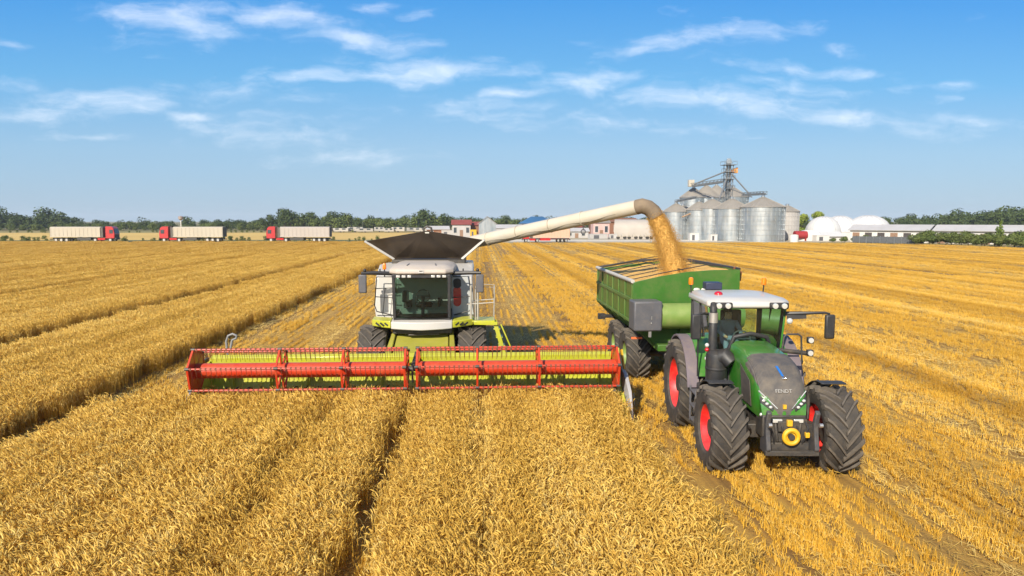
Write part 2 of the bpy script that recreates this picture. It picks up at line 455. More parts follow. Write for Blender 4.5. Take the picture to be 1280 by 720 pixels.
# ------------------------------------------------------------------ plants standing or lying on the field
def ribbon(b, pts, w, side):
    vs = []
    for i, p in enumerate(pts):
        k = w * (1 - 0.75 * i / (len(pts) - 1)) / 2
        vs += [p - side * k, p + side * k]
    b.add(vs, [(2 * i, 2 * i + 1, 2 * i + 3, 2 * i + 2) for i in range(len(pts) - 1)])
def wheat_clump(seed, n=78, rad=0.34, hmin=0.6, hmax=0.8, big=1.0):
    rnd = random.Random(seed); b = MB()
    lean0 = rnd.gauss(3.9, .45)
    for _ in range(n):
        a = rnd.uniform(0, 6.28); r = rad * math.sqrt(rnd.random())
        p0 = Vector((r * math.cos(a), r * math.sin(a), 0.0))
        h = rnd.uniform(hmin, hmax)
        la = lean0 + rnd.gauss(0, .9); ld = Vector((math.cos(la), math.sin(la), 0)); k = rnd.uniform(0.01, 0.13)
        sd = Vector((-ld.y, ld.x, 0))
        top = p0 + ld * k + Vector((0, 0, h * 0.92))
        b.cur = 2
        ribbon(b, [p0 + Vector((0, 0, 0.08)), p0 + ld * k * 0.3 + Vector((0, 0, h * 0.5)), top], 0.011 * big, Vector((math.cos(la + 0.8), math.sin(la + 0.8), 0)))
        # nodding ear
        b.cur = 0
        droop = rnd.uniform(0.05, 1.25); L = rnd.uniform(0.085, 0.125) * big; w = rnd.uniform(0.0085, 0.0125) * big
        ang = rnd.uniform(0.05, 0.5); p = top.copy(); rings = []
        for s, wr in ((0, 0.35), (0.3, 1.0), (0.7, 0.85), (1.0, 0.15)):
            d = ld * math.sin(ang + droop * s) + Vector((0, 0, math.cos(ang + droop * s)))
            u = sd.cross(d)
            if s > 0:
                p = p + d * L * ((0.3, 0.4, 0.3)[len(rings) - 1])
            rings.append([p + (sd * cx + u * cy) * w * wr for cx, cy in ((1, 0), (0, 1), (-1, 0), (0, -1))])
        b.loft(rings, True, False)
        if rnd.random() < 0.5:                     # awns
            b.cur = 1
            tip = p + d * L * 0.5 + Vector((rnd.uniform(-.02, .02), rnd.uniform(-.02, .02), 0))
            b.add([rings[2][0], rings[2][2], tip], [(0, 1, 2)])
        b.cur = 1
        for q in range(2):                         # dry curling leaves
            z = h * rnd.uniform(0.5, 0.95); fa = rnd.uniform(0, 6.28); f = Vector((math.cos(fa), math.sin(fa), 0)); g = Vector((-f.y, f.x, 0.3 * rnd.uniform(-1, 1)))
            o = p0 + ld * k * z / h + Vector((0, 0, z)); l = rnd.uniform(0.09, 0.19) * big; dz = rnd.uniform(-0.2, 0.9)
            ribbon(b, [o, o + f * l * 0.45 + Vector((0, 0, l * (0.3 + dz * .5))), o + f * l * 0.8 + Vector((0, 0, l * (0.15 + dz * .3))), o + f * l + Vector((0, 0, l * (-0.35 + dz * .2)))], rnd.uniform(0.006, 0.012) * big, g)
    return b
def stubble_clump(seed, rows=(-0.18, 0.18), length=1.0, n=84, hmin=0.09, hmax=0.2, loose=15, big=1.0):
    rnd = random.Random(seed); b = MB()
    for rx in rows:
        for _ in range(n):
            x = rx + rnd.gauss(0, 0.02); y = rnd.uniform(-length / 2, length / 2)
            h = rnd.uniform(hmin, hmax); a = rnd.uniform(0, 6.28)
            t = Vector((x + rnd.gauss(0, 0.03), y + rnd.gauss(0.0, 0.035), h))
            sd = Vector((math.cos(a), math.sin(a), 0))
            b.cur = 0
            ribbon(b, [Vector((x, y, 0)), (Vector((x, y, 0)) + t) / 2, t], 0.013 * big, sd)
            if rnd.random() < 0.2:
                f = Vector((rnd.uniform(-1, 1), rnd.uniform(-1, 1), 0)); o = Vector((x, y, h * 0.5)); b.cur = 1
                ribbon(b, [o, o + f * 0.06 + Vector((0, 0, 0.03)), o + f * 0.12 + Vector((0, 0, -0.03))], 0.014 * big, Vector((-f.y, f.x, 0)))
    w = (max(rows) - min(rows)) / 2 + 0.13
    straw(b, rnd, loose, w, length / 2, 0.02, 0.12, big)
    return b
def straw(b, rnd, n, wx, wy, z0, z1, big=1.0, along=0.5):
    b.cur = 1
    for _ in range(n):
        a = rnd.gauss(math.pi / 2, along); L = rnd.uniform(0.07, 0.26)
        c = Vector((rnd.uniform(-wx, wx), rnd.uniform(-wy, wy), rnd.uniform(z0, z1)))
        d = Vector((math.cos(a), math.sin(a), rnd.uniform(-0.18, 0.18))) * L / 2
        bend = Vector((rnd.gauss(0, 0.012), rnd.gauss(0, 0.012), rnd.uniform(0, 0.03)))
        s = d.cross(Vector((0, 0, 1))).normalized()
        s = (s + Vector((0, 0, rnd.uniform(-0.7, 0.7)))).normalized()
        ribbon(b, [c - d, c + bend, c + d], rnd.uniform(0.008, 0.014) * big, s)
def straw_clump(seed, n=120, w=0.45, big=1.0):
    rnd = random.Random(seed); b = MB()
    straw(b, rnd, n, w, 0.5, 0.05, 0.2, big, 0.75)
    return b
def scatter(name, mats, protos, pts, label, cat, realize=False):
    """one object of uncountable stuff: pts = (x, y, z, yaw, scale_xy, scale_z, which clump)"""
    nv = sum(len(p.v) for p in protos); n = len(pts)
    pts = np.array(pts, dtype=np.float64)
    V_ = [q for p in protos for q in p.v]; F_ = []; M_ = []; K = np.zeros(nv + n, dtype=np.int32)
    o = 0
    for k, p in enumerate(protos):
        F_ += [[i + o for i in f] for f in p.f]; M_ += p.mi
        K[o:o + len(p.v)] = k + 1
        o += len(p.v)
    me = bpy.data.meshes.new(name)
    me.from_pydata(V_ + [tuple(q) for q in pts[:, :3]], [], F_)
    for q in mats:
        me.materials.append(q)
    me.polygons.foreach_set('material_index', M_)
    me.attributes.new('proto', 'INT', 'POINT').data.foreach_set('value', K)
    def att(nm, typ, arr, key):
        a = me.attributes.new(nm, typ, 'POINT')
        a.data.foreach_set(key, np.ascontiguousarray(arr).ravel())
    z = np.zeros((nv + n, 3), dtype=np.float32); z[nv:, 2] = pts[:, 3]; att('rot', 'FLOAT_VECTOR', z, 'vector')
    s = np.ones((nv + n, 3), dtype=np.float32); s[nv:, 0] = pts[:, 4]; s[nv:, 1] = pts[:, 4] * (pts[:, 7] if pts.shape[1] > 7 else 1); s[nv:, 2] = pts[:, 5]; att('scl', 'FLOAT_VECTOR', s, 'vector')
    w = np.zeros(nv + n, dtype=np.int32); w[nv:] = pts[:, 6].astype(np.int32); att('which', 'INT', w, 'value')
    ob = bpy.data.objects.new(name, me); COL.objects.link(ob)
    ng = bpy.data.node_groups.new(name + '_scatter', 'GeometryNodeTree')
    ng.interface.new_socket('Geometry', in_out='INPUT', socket_type='NodeSocketGeometry')
    ng.interface.new_socket('Geometry', in_out='OUTPUT', socket_type='NodeSocketGeometry')
    N = ng.nodes.new; L = ng.links.new
    gi = N('NodeGroupInput'); go = N('NodeGroupOutput')
    def named(nm, typ):
        a = N('GeometryNodeInputNamedAttribute'); a.data_type = typ; a.inputs['Name'].default_value = nm
        return a.outputs['Attribute']
    def eq(k):
        c = N('FunctionNodeCompare'); c.data_type = 'INT'; c.operation = 'EQUAL'
        L(named('proto', 'INT'), c.inputs[2]); c.inputs[3].default_value = k
        return c.outputs[0]
    def sepg(k):
        sg = N('GeometryNodeSeparateGeometry'); sg.domain = 'POINT'
        L(gi.outputs[0], sg.inputs['Geometry']); L(eq(k), sg.inputs['Selection'])
        return sg.outputs['Selection']
    jn = N('GeometryNodeJoinGeometry')
    for k in range(len(protos)):
        ti = N('GeometryNodeGeometryToInstance'); L(sepg(k + 1), ti.inputs[0]); L(ti.outputs[0], jn.inputs[0])
    iop = N('GeometryNodeInstanceOnPoints')
    L(sepg(0), iop.inputs['Points']); L(jn.outputs[0], iop.inputs['Instance'])
    iop.inputs['Pick Instance'].default_value = True
    L(named('which', 'INT'), iop.inputs['Instance Index'])
    er = N('FunctionNodeEulerToRotation'); L(named('rot', 'FLOAT_VECTOR'), er.inputs[0]); L(er.outputs[0], iop.inputs['Rotation'])
    L(named('scl', 'FLOAT_VECTOR'), iop.inputs['Scale'])
    L(iop.outputs[0], go.inputs[0])
    md = ob.modifiers.new('scatter', 'NODES'); md.node_group = ng
    return tag(ob, label, cat, None, 'stuff')
TH = R(2.85)
def in_view(x, y, m=5.0):
    xc = x * math.cos(TH) - y * math.sin(TH); yc = x * math.sin(TH) + y * math.cos(TH)
    return yc > 4 and abs(xc) < 0.8 * yc + m
rnd = random.Random(5)
LINES = [(-17.2, 0.9), (-28.5, 0.75), (-34.5, .5), (-41, 0.9), (-49, 0.7), (-58, 1.1), (-67, .9), (-77, 1.2), (-92, 1.5)]
def crop_at(x, y):
    """height factor of the standing crop, 0 = cut"""
    if y > field_end(x) - 0.5:
        return 0
    if x < -10.62:
        for lx, hw in LINES:
            if abs(x - lx + 0.12 * math.sin(y * .21 + lx)) < hw:
                return 0
        return 1.0
    if -9.55 < x < 3.45 and y < 17.3:
        if abs(x + 1.72 + 0.06 * math.sin(y * 1.3)) < 0.35:
            return 0
        if abs(x - 0.02 + .05 * math.sin(y * 1.7)) < 0.2:
            return 0.6 if rnd.random() < .35 else 0
        if abs(x + 3.55 + 0.05 * math.sin(y * 1.1)) < 0.2:
            return 0.65 if rnd.random() < .4 else 0
        if x < -8.6:
            return 0.66 + 0.25 * (x + 9.55)
        return 0.94 if y < 16.5 else 1.04
    if -9.55 < x < -7.25 and y < 18.6:
        return 0.9 if rnd.random() < (18.7 - y) / 1.7 else 0
    return 0
tall = []; y = 5.0
while y < 172:
    step = 0.29 if y < 30 else 0.36 if y < 50 else 0.55 if y < 90 else 0.85
    big = 0.98 if y < 30 else 1.05 if y < 50 else 1.25 if y < 90 else 1.75
    x = -0.8 * y - 12
    while x < 3.6:
        xx = x + rnd.uniform(-.5, .5) * step; yy = y + rnd.uniform(-.5, .5) * step
        if in_view(xx, yy):
            h = crop_at(xx, yy)
            row = abs(((xx + .05 * math.sin(yy * .4)) / .62) % 1 - .5)
            if h > 0 and not (row < .14 and rnd.random() < .28):
                h *= (1 - .35 * min(1, max(0, (yy - 90) / 50))) * rnd.uniform(0.92, 1.06) * (0.97 + .07 * math.sin(xx * 4.1) * math.sin(xx * 1.37) + 0.05 * math.sin(xx * .5 + 1.3 * math.sin(yy * .21)) * math.sin(yy * .33))
                tall.append((xx, yy, 0, rnd.gauss(0, .4), big * rnd.uniform(.92, 1.1), h, rnd.randrange(7)))
        x += step
    y += step
for _ in range(420):                       # cut plants sliding over the header's table
    xx = rnd.uniform(-6.9, 3.5); yy = rnd.uniform(17.3, 18.2)
    tall.append((xx, yy, rnd.uniform(-.35, -.12), rnd.uniform(0, 6.28), .9, rnd.uniform(.8, 1.1), rnd.randrange(7)))
wheat = scatter('wheat', [EAR, LEAF, STEM], [wheat_clump(100 + k) for k in range(7)], tall,
                'ripe golden wheat still standing uncut in front and left of the harvester', 'wheat')
def swath(x):
    """amount of loose pale straw left in the lanes of earlier passes"""
    for sx, w in ((9.1, .75), (4.75, .42), (6.0, .3), (13.0, .4), (15.2, .4), (19.8, 1.0), (24.3, .5), (30.5, 1.1), (35.5, .7), (41.2, 1.2), (46.5, .8), (51.9, 1.3), (57.3, .9), (62.6, 1.3), (68, 1), (73.3, 1.4), (84, 1.5), (94.7, 1.5), (-1.6, .6)):
        if abs(x - sx) < w:
            return True
    return False
short = []; y = 5.0
while y < 172:
    near = y < 60
    step = 0.9 if near else 1.3 if y < 100 else 2.0
    xs = 0.72 if near else 0.72 * 1.35 if y < 100 else 0.72 * 2
    big = 1.0 if near else 1.35 if y < 100 else 2.0
    x = math.floor((-0.75 * y - 12) / xs) * xs
    while x < 0.9 * y + 10:
        yy = y + (.45 * step * (math.floor(x / xs) % 2))
        if in_view(x, yy) and crop_at(x, yy) == 0 and yy < field_end(x) - 0.5 and not (x < -11.2) and not (-9.3 < x < 3.3 and yy < 16.9 and not abs(x + 1.7) < .4):
            track = abs(x - 4.1) < 0.4 or any(abs(x - q) < w_ for q, w_ in ((7.5, .36), (10.7, .36), (12.0, .36), (14.1, .36), (17.9, .45), (21.7, .45), (28.6, .55), (32.4, .55), (39.3, .7), (43.1, .7), (49.8, .8), (54, .8), (60.5, .9), (64.8, .9), (71, 1), (75.6, 1), (86.5, 1), (1.2, .36), (-3.6, .36), (-8.2, .36)))
            h = ((.8 if yy < 26 else .62) + (.4 if yy < 26 else .75) * ((math.floor(x / xs) * .618) % 1)) * rnd.uniform(.92, 1.08) * ((.6 if near else .3) if track else 1.0) * (0.75 if swath(x) else 1)
            if not (track and rnd.random() < (.12 if near else .5)):
                short.append((x + rnd.gauss(0, .012), yy, 0, R(180) * rnd.randrange(2) + rnd.gauss(0, .006), big, h, rnd.randrange(6), 1.15 if near else 1.6))
            if swath(x) or ((rnd.random() < .75 and x > 3.8) if near else (math.floor(x / xs) * .377) % 1 < .35):
                for q in range(2 if swath(x) else 1):
                    short.append((x + rnd.gauss(0, .16), yy + rnd.uniform(-.4, .4), rnd.uniform(0, .05), rnd.gauss(0, .35), big, rnd.uniform(.7, 1.1), 6 + rnd.randrange(3), 1.0 if near else 1.7))
        x += xs
    y += step
stubble = scatter('stubble', [STUB, LOOSE], [stubble_clump(200 + k) for k in range(6)] + [straw_clump(300 + k) for k in range(3)], short,
                  'short cut golden stubble in long rows with loose straw over the harvested ground', 'stubble')

# ------------------------------------------------------------------ paints and rubbers
LIME = mat('lime_paint', (0.4, 0.41, 0.012), 0.42, 0, 0.12, 2.0, 0.6, (0.36, 0.3, 0.09), 0.3)
WHITE = mat('white_paint', (0.48, 0.465, 0.44), 0.38, 0, 0.05, 1.5, 0.35, (0.5, 0.42, 0.28), 0.3)
DUSTYW = mat('dusty_roof_paint', (0.4, 0.355, 0.32), 0.55, 0, 0.1, 2.0, 0.6, (0.45, 0.36, 0.24))
RED = mat('reel_red_paint', (0.44, 0.03, 0.007), 0.4, 0, 0.12, 2.0, 0.35, (0.42, 0.17, 0.06), 0.3)
RIMRED = mat('rim_red_paint', (0.68, 0.012, 0.014), 0.4, 0, 0.08, 2.0, 0.35, (0.45, 0.16, 0.08), 0.4)
GREEN = mat('tractor_green_paint', (0.03, 0.165, 0.016), 0.28, 0, 0.08, 1.5, 0.4, (0.2, 0.19, 0.07), 0.6)
CARTG = mat('cart_green_paint', (0.032, 0.115, 0.01), 0.45, 0, 0.12, 1.2, 0.5, (0.14, 0.14, 0.04), 0.25)
CARTL = mat('faded_green_paint', (0.15, 0.23, 0.05), 0.45, 0, 0.1, 1.6, 0.4, (0.33, 0.33, 0.13), 0.15)
BLACK = mat('black_plastic', (0.02, 0.02, 0.022), 0.5, 0, 0.2, 3.0, 0.3, (0.13, 0.1, 0.06))
DARK = mat('dark_steel', (0.045, 0.042, 0.04), 0.5, 0.2, 0.2, 3.0, 0.5, (0.17, 0.13, 0.08))
GREY = mat('grey_plastic', (0.085, 0.085, 0.095), 0.5, 0, 0.12, 3.0, 0.35, (0.2, 0.16, 0.12))
STEEL = mat('bare_steel', (0.55, 0.53, 0.5), 0.38, 0.8, 0.1, 3.0, 0.3)
RUBBER = mat('tyre_rubber', (0.034, 0.03, 0.027), 0.78, 0, 0.15, 3.0, 0.5, (0.13, 0.1, 0.065), 0, 0.15)
LUGR = mat('lug_rubber', (0.07, 0.06, 0.05), 0.75, 0, 0.15, 4.0, 0.6, (0.19, 0.15, 0.105))
TANK = mat('tank_flap_steel', (0.05, 0.036, 0.026), 0.5, 0.0, 0.25, 1.5, 0.5, (0.1, 0.07, 0.04))
CHROME = mat('bright_chrome', (0.85, 0.85, 0.85), 0.15, 1.0, 0.02)
AMBER = mat('amber_lens', (0.85, 0.2, 0.01), 0.2, 0, 0.05, coat=0.5)
REDLENS = mat('red_lens', (0.42, 0.012, 0.02), 0.25, 0, 0.05, coat=0.5)
LAMP = mat('lamp_lens', (0.6, 0.6, 0.57), 0.12, 0.3, 0.03, coat=0.8)
YEL = mat('yellow_paint', (0.6, 0.34, 0.015), 0.4, 0, 0.1, 3.0, 0.3)
BLUE = mat('blue_emblem', (0.02, 0.13, 0.42), 0.3, 0, 0.05)
SEATC = mat('seat_fabric', (0.03, 0.032, 0.035), 0.85)
CREAM = mat('cream_tube_paint', (0.45, 0.41, 0.34), 0.4, 0, 0.08, 1.2, 0.55, (0.46, 0.37, 0.23), 0.25)
SPOUT = mat('dusty_rubber_spout', (0.15, 0.11, 0.075), 0.75, 0, 0.2, 2.5, 0.6, (0.27, 0.2, 0.11))
def mesh_mat():
    m, nt, p = nodes_of('dusty_charcoal_mesh')
    t = nt.nodes.new('ShaderNodeTexCoord'); wv = nt.nodes.new('ShaderNodeTexWave'); wv.wave_type = 'BANDS'; wv.bands_direction = 'X'
    wv.inputs['Scale'].default_value = 14.0; wv.inputs['Distortion'].default_value = .15
    nt.links.new(t.outputs['Object'], wv.inputs['Vector'])
    d = noise(nt, 4.0, 7, .65)
    c = nmix(nt, wv.outputs['Fac'], (.05, .045, .042), (.1, .09, .085))
    c = nmix(nt, rng(nt, d, .38, .7, 0, .75), c, (.17, .14, .105))
    nt.links.new(c, p.inputs['Base Color']); p.inputs['Roughness'].default_value = .65
    bump(nt, p, wv.outputs['Fac'], .5, .01)
    return m
DARKGL = glass('dark_cab_glass', (0.36, 0.5, 0.44), 0.01)
CABGL = glass('tinted_cab_glass', (0.6, 0.78, 0.7), 0.015)
# ------------------------------------------------------------------ wheels
def make_wheel(name, Rr, W, rim_r, rim_mat, nl, parent, hub=0.16, lugh=0.05, deep=0.3):
    """axle along x; the dished side of the rim looks towards -x"""
    w = W / 2
    hb = MB(); hb.lathe([(-w * .62, hub * .55), (-w * .6, hub), (-w * .1, hub), (-w * .1, rim_r * .6), (w * .3, rim_r * .6)], axis='x', n=20)
    for k in range(10):
        a = k * math.pi / 5
        hb.lathe([(-w * .18, .02), (-w * .05, .02)], (0, rim_r * .45 * math.cos(a), rim_r * .45 * math.sin(a)), 'x', 6)
    wh = hb.obj(name, DARK, parent)
    t = MB(); body = Rr - lugh
    t.lathe([(-w * .72, rim_r), (-w * .9, rim_r + .04), (-w * 1.0, (rim_r + body) / 2), (-w * .97, body - .07), (-w * .84, body - .015), (0, body), (w * .84, body - .015), (w * .97, body - .07), (w, (rim_r + body) / 2), (w * .9, rim_r + .04), (w * .72, rim_r)], axis='x', n=48, caps=False)
    t.cur = 1
    sweep = -0.62 * W / Rr
    for s in (-1, 1):
        for k in range(nl):
            a0 = 2 * math.pi * (k + (0.5 if s > 0 else 0)) / nl
            secs = []
            for x, f, top in ((-.03, 0, Rr), (.35, .42, Rr), (.8, .86, Rr - .004), (1.0, 1.02, Rr - .03), (1.03, 1.12, body - .09)):
                a = a0 + sweep * f; hw = 0.034 / Rr * (1.0 if x < .9 else 1.2)
                ring = []
                for da, rr in ((-hw * 1.35, body - .03 if x < 1.03 else body - .1), (-hw * .8, top), (hw * .8, top), (hw * 1.35, body - .03 if x < 1.03 else body - .1)):
                    ring.append((s * x * w, rr * math.cos(a + da), rr * math.sin(a + da)))
                secs.append(ring)
            t.loft(secs, True, True)
    t.obj('tyre', [RUBBER, LUGR], wh, angle=30)
    r = MB()
    r.lathe([(-w * .74, rim_r + .015), (-w * .78, rim_r - .01), (-w * .7, rim_r - .035), (-w * deep, rim_r * .86), (-w * .12, rim_r * .62), (-w * .2, rim_r * .3), (-w * .2, .01)], axis='x', n=40, caps=False)
    r.lathe([(w * .74, rim_r + .015), (w * .6, rim_r - .035), (w * .1, rim_r * .8), (-w * .1, rim_r * .5), (-w * .1, .01)], axis='x', n=40, caps=False)
    r.obj('rim', rim_mat, wh, angle=40)
    return wh
def more_wheel(wh, loc, flip, parent):
    c = copy_tree(wh, parent); c.location = loc; c.scale = (-1 if flip else 1, 1, 1)
    return c
# ------------------------------------------------------------------ combine harvester
cx, cy = -1.62, 20.6
K = empty('combine_harvester', (cx, cy, 0))
tag(K, 'lime and white combine harvester with a wide red reel header cutting the wheat', 'combine harvester')
# body
b = MB()
b.loft([[(-1.42, .35, 1.75), (1.42, .35, 1.75), (1.5, .35, 2.4), (1.45, .35, 3.3), (-1.45, .35, 3.3), (-1.5, .35, 2.4)],
        [(-1.5, 1.6, 1.3), (1.5, 1.6, 1.3), (1.56, 1.6, 2.4), (1.5, 1.6, 3.62), (-1.5, 1.6, 3.62), (-1.56, 1.6, 2.4)],
        [(-1.5, 6.0, 1.3), (1.5, 6.0, 1.3), (1.56, 6.0, 2.4), (1.45, 6.0, 3.5), (-1.45, 6.0, 3.5), (-1.56, 6.0, 2.4)],
        [(-1.2, 8.2, 1.4), (1.2, 8.2, 1.4), (1.3, 8.2, 2.2), (1.2, 8.1, 3.0), (-1.2, 8.1, 3.0), (-1.3, 8.2, 2.2)]])
b.obj('body', WHITE, K, .05)
for s in (-1, 1):
    b = MB(); b.bounds(s * 1.58 - .02, s * 1.58 + .02, 1.7, 7.6, 1.25, 1.95); b.obj('side_skirt', LIME, K, .02)
b = MB(); b.bounds(-1.1, 1.1, .3, 7, .85, 1.35); b.bounds(-1.3, 1.3, -.2, .2, .75, 1.15); b.bounds(-.5, .5, -.3, .5, 1.1, 1.9)
b.obj('chassis', DARK, K, .02)
# panels beside the cab
b = MB(); b.loft([[(-1.44, .33, 2.16), (-.84, .33, 2.16), (-.84, .33, 3.36), (-1.36, .33, 3.36)], [(-1.44, .3, 2.16), (-.84, .3, 2.16), (-.84, .3, 3.36), (-1.36, .3, 3.36)]])
b.obj('front_panel', WHITE, K, .015)
b = MB(); b.loft([[(.84, .33, 2.16), (1.5, .33, 2.16), (1.32, .33, 3.36), (.84, .33, 3.36)], [(.84, .3, 2.16), (1.5, .3, 2.16), (1.32, .3, 3.36), (.84, .3, 3.36)]])
b.obj('front_panel', mat('pale_grey_panel', (0.4, 0.42, 0.43), 0.35, 0, .05, 2, .3), K, .015)
b = MB(); b.loft([[(1.0 + .12 * math.cos(a), .285, 2.72 + (.18 if math.sin(a) > 0 else -.18) + .12 * math.sin(a)) for a in [2 * math.pi * k / 20 for k in range(20)]], [(1.0 + .12 * math.cos(a), .30, 2.72 + (.18 if math.sin(a) > 0 else -.18) + .12 * math.sin(a)) for a in [2 * math.pi * k / 20 for k in range(20)]]])
b.obj('reflector', REDLENS, K)
b = MB(); b.loft([[(1.0 + .12 * math.cos(a), .28, 3.12 + (.06 if math.sin(a) > 0 else -.06) + .09 * math.sin(a)) for a in [2 * math.pi * k / 20 for k in range(20)]], [(1.0 + .12 * math.cos(a), .30, 3.12 + (.06 if math.sin(a) > 0 else -.06) + .09 * math.sin(a)) for a in [2 * math.pi * k / 20 for k in range(20)]]])
b.obj('air_vent', BLACK, K)
# door guard bars in front of the side panels
for s in (-1, 1):
    b = MB()
    b.tube([(s * .88, -.02, 3.35), (s * 1.36, -.02, 3.35), (s * 1.44, -.02, 2.5), (s * 1.38, -.02, 2.32), (s * .9, -.02, 2.2)], .018, 6)
    b.tube([(s * .86, -.02, 2.72), (s * 1.43, -.02, 2.76)], .014, 6)
    if s < 0:
        b.tube([(s * 1.42, -.02, 3.0), (s * .9, -.02, 3.02)], .014, 6); b.tube([(s * 1.12, -.02, 3.02), (s * 1.2, -.02, 2.24)], .012, 6)
    b.obj('guard_rail', BLACK, K)
# cab
b = MB()
b.bounds(-.83, .83, -.55, 1.1, 2.1, 2.2)
b.bounds(-.83, .83, 1.04, 1.1, 2.2, 3.5)
for s in (-1, 1):
    b.bar((s * .79, -.55, 2.2), (s * .8, -.62, 3.45), .085, .09)
    b.bar((s * .8, 1.02, 2.2), (s * .8, 1.02, 3.45), .09)
    b.bounds(s * .8 - .03, s * .8 + .03, -.5, 1.0, 2.2, 2.35)
b.bounds(-.83, .83, -.66, -.56, 3.36, 3.47)
cabk = b.obj('cab', BLACK, K, .012)
b = MB(); b.loft([[(-.76, -.575, 2.2), (-.4, -.64, 2.19), (.4, -.64, 2.19), (.76, -.575, 2.2)], [(-.76, -.64, 3.37), (-.4, -.71, 3.37), (.4, -.71, 3.37), (.76, -.64, 3.37)]], False, False)
for s in (-1, 1):
    b.face([(s * .81, -.5, 2.35), (s * .81, .98, 2.35), (s * .81, .98, 3.42), (s * .81, -.57, 3.42)])
b.obj('window_glass', DARKGL, cabk, fix=False)
b = MB()
b.loft([[(-.7 * q, y0, z), (.7 * q, y0, z), (.93 * q, y0 + .22 * q, z), (.96 * q, 1.5, z), (-.96 * q, 1.5, z), (-.93 * q, y0 + .22 * q, z)] for q, y0, z in ((.93, -.66, 3.46), (1.0, -.74, 3.5), (1.0, -.72, 3.6), (.9, -.55, 3.7), (.7, -.2, 3.745))])
b.obj('cab_roof', DUSTYW, K, .03)
for x in (-.42, .42):
    b = MB(); b.bar((x, -.5, 3.716), (x * .9, -.2, 3.752), .03, .012); b.obj('roof_seam', GREY, K)
b = MB(); b.bounds(-.075, .075, -.752, -.738, 3.51, 3.6); b.obj('roof_emblem', WHITE, K)
b = MB()
for q in range(3):
    b.bounds(-.045 + .032 * q, -.02 + .032 * q, -.757, -.751, 3.55, 3.58)
b.obj('emblem_mark', BLACK, K)
for x in (-.66, -.5, -.34, .34, .5, .66):
    b = MB(); b.bounds(x - .055, x + .055, -.7, -.655, 3.375, 3.445); b.obj('work_lamp', LAMP, K, .01)
# seat, column and screen seen through the windscreen
b = MB(); b.bounds(-.25, .25, .2, .7, 2.4, 2.55); b.bounds(-.25, .25, .62, .76, 2.5, 3.2); b.bounds(-.14, .14, .64, .74, 3.2, 3.4); b.obj('seat', SEATC, cabk, .05)
b = MB(); b.tube([(0, -.25, 2.2), (0, -.1, 2.75)], .05, 8); b.tube([(.2 * math.cos(a), -.1 + .08 * math.sin(a), 2.78 + .18 * math.sin(a)) for a in [2 * math.pi * k / 24 for k in range(25)]], .016, 6); b.bar((-.2, -.1, 2.78), (.2, -.1, 2.78), .03); b.obj('steering_wheel', GREY, cabk)
for q in ((-.62, -.42, -.1, -.05, 2.6, 2.95), (-.6, -.38, .1, .7, 2.4, 2.62), (.42, .5, .0, .5, 2.45, 2.7)):
    b = MB(); b.bounds(*q); b.obj('console', GREY, cabk, .02)
# bumper band and lime corners under the cab
def band(y0, x):
    return [(x, y0, 1.9), (x, y0 - .0, 2.13)]
b = MB()
xs = [-.88, -.6, -.3, 0, .3, .6, .88]
yb = lambda x: -.9 + .18 * (x / .9) ** 2
b.loft([[(x, yb(x), 1.87 + .03 * abs(x)), (x, yb(x), 2.1), (x, yb(x) + .35, 2.14), (x, yb(x) + .35, 1.86)] for x in xs])
b.obj('bumper', WHITE, K, .02)
for s in (-1, 1):
    b = MB(); xs = [.89, 1.1, 1.3, 1.48]
    b.loft([[(s * x, yb(x) + .25 * max(0, x - 1.1), 1.89 + .03 * x), (s * x, yb(x) + .25 * max(0, x - 1.1), 2.12), (s * x, yb(x) + .6, 2.15), (s * x, yb(x) + .6, 1.86)] for x in xs])
    b.obj('corner_panel', LIME, K, .02)
    b = MB()
    for q in range(3):
        b.bar((s * (.97 + .13 * q), yb(1.0) - .01 + .02 * q, 1.99), (s * (1.07 + .13 * q), yb(1.1) - .005 + .022 * q, 2.06), .02, .05)
    b.obj('corner_slot', BLACK, K)
# wheels
w1 = make_wheel('drive_wheel', .97, .82, .48, LIME, 17, K, lugh=.055)
w1.location = (-1.45, 0, .95)
more_wheel(w1, (1.45, 0, .95), True, K)
w2 = make_wheel('rear_wheel', .68, .55, .36, LIME, 15, K)
w2.location = (-1.3, 5.6, .67)
more_wheel(w2, (1.3, 5.6, .67), True, K)
# mirrors on their arms
for s in (-1, 1):
    b = MB(); b.tube([(s * .86, -.35, 3.47), (s * 1.3, -.5, 3.5), (s * 1.72, -.58, 3.5)], [.06, .06, .045], 8)
    b.tube([(s * 1.2, -.48, 3.5), (s * 1.2, -.48, 3.62)], .02, 6); b.ball((s * 1.62, -.57, 3.58), .05, 8, 6)
    a = b.obj('mirror_arm', BLACK, K)
    b = MB(); b.bounds(s * 1.68 - .115, s * 1.68 + .115, -.66, -.58, 2.93, 3.46); b.obj('mirror', GREY, a, .03)
b = MB(); b.lathe([(3.58, .05), (3.62, .055), (3.72, .05), (3.76, .03)], (-1.12, -.1, 0), 'z', 12); b.obj('beacon', AMBER, K)
b = MB(); b.tube([(-1.12, -.1, 3.36), (-1.12, -.1, 3.58)], .02, 6); b.obj('beacon_stem', BLACK, K)
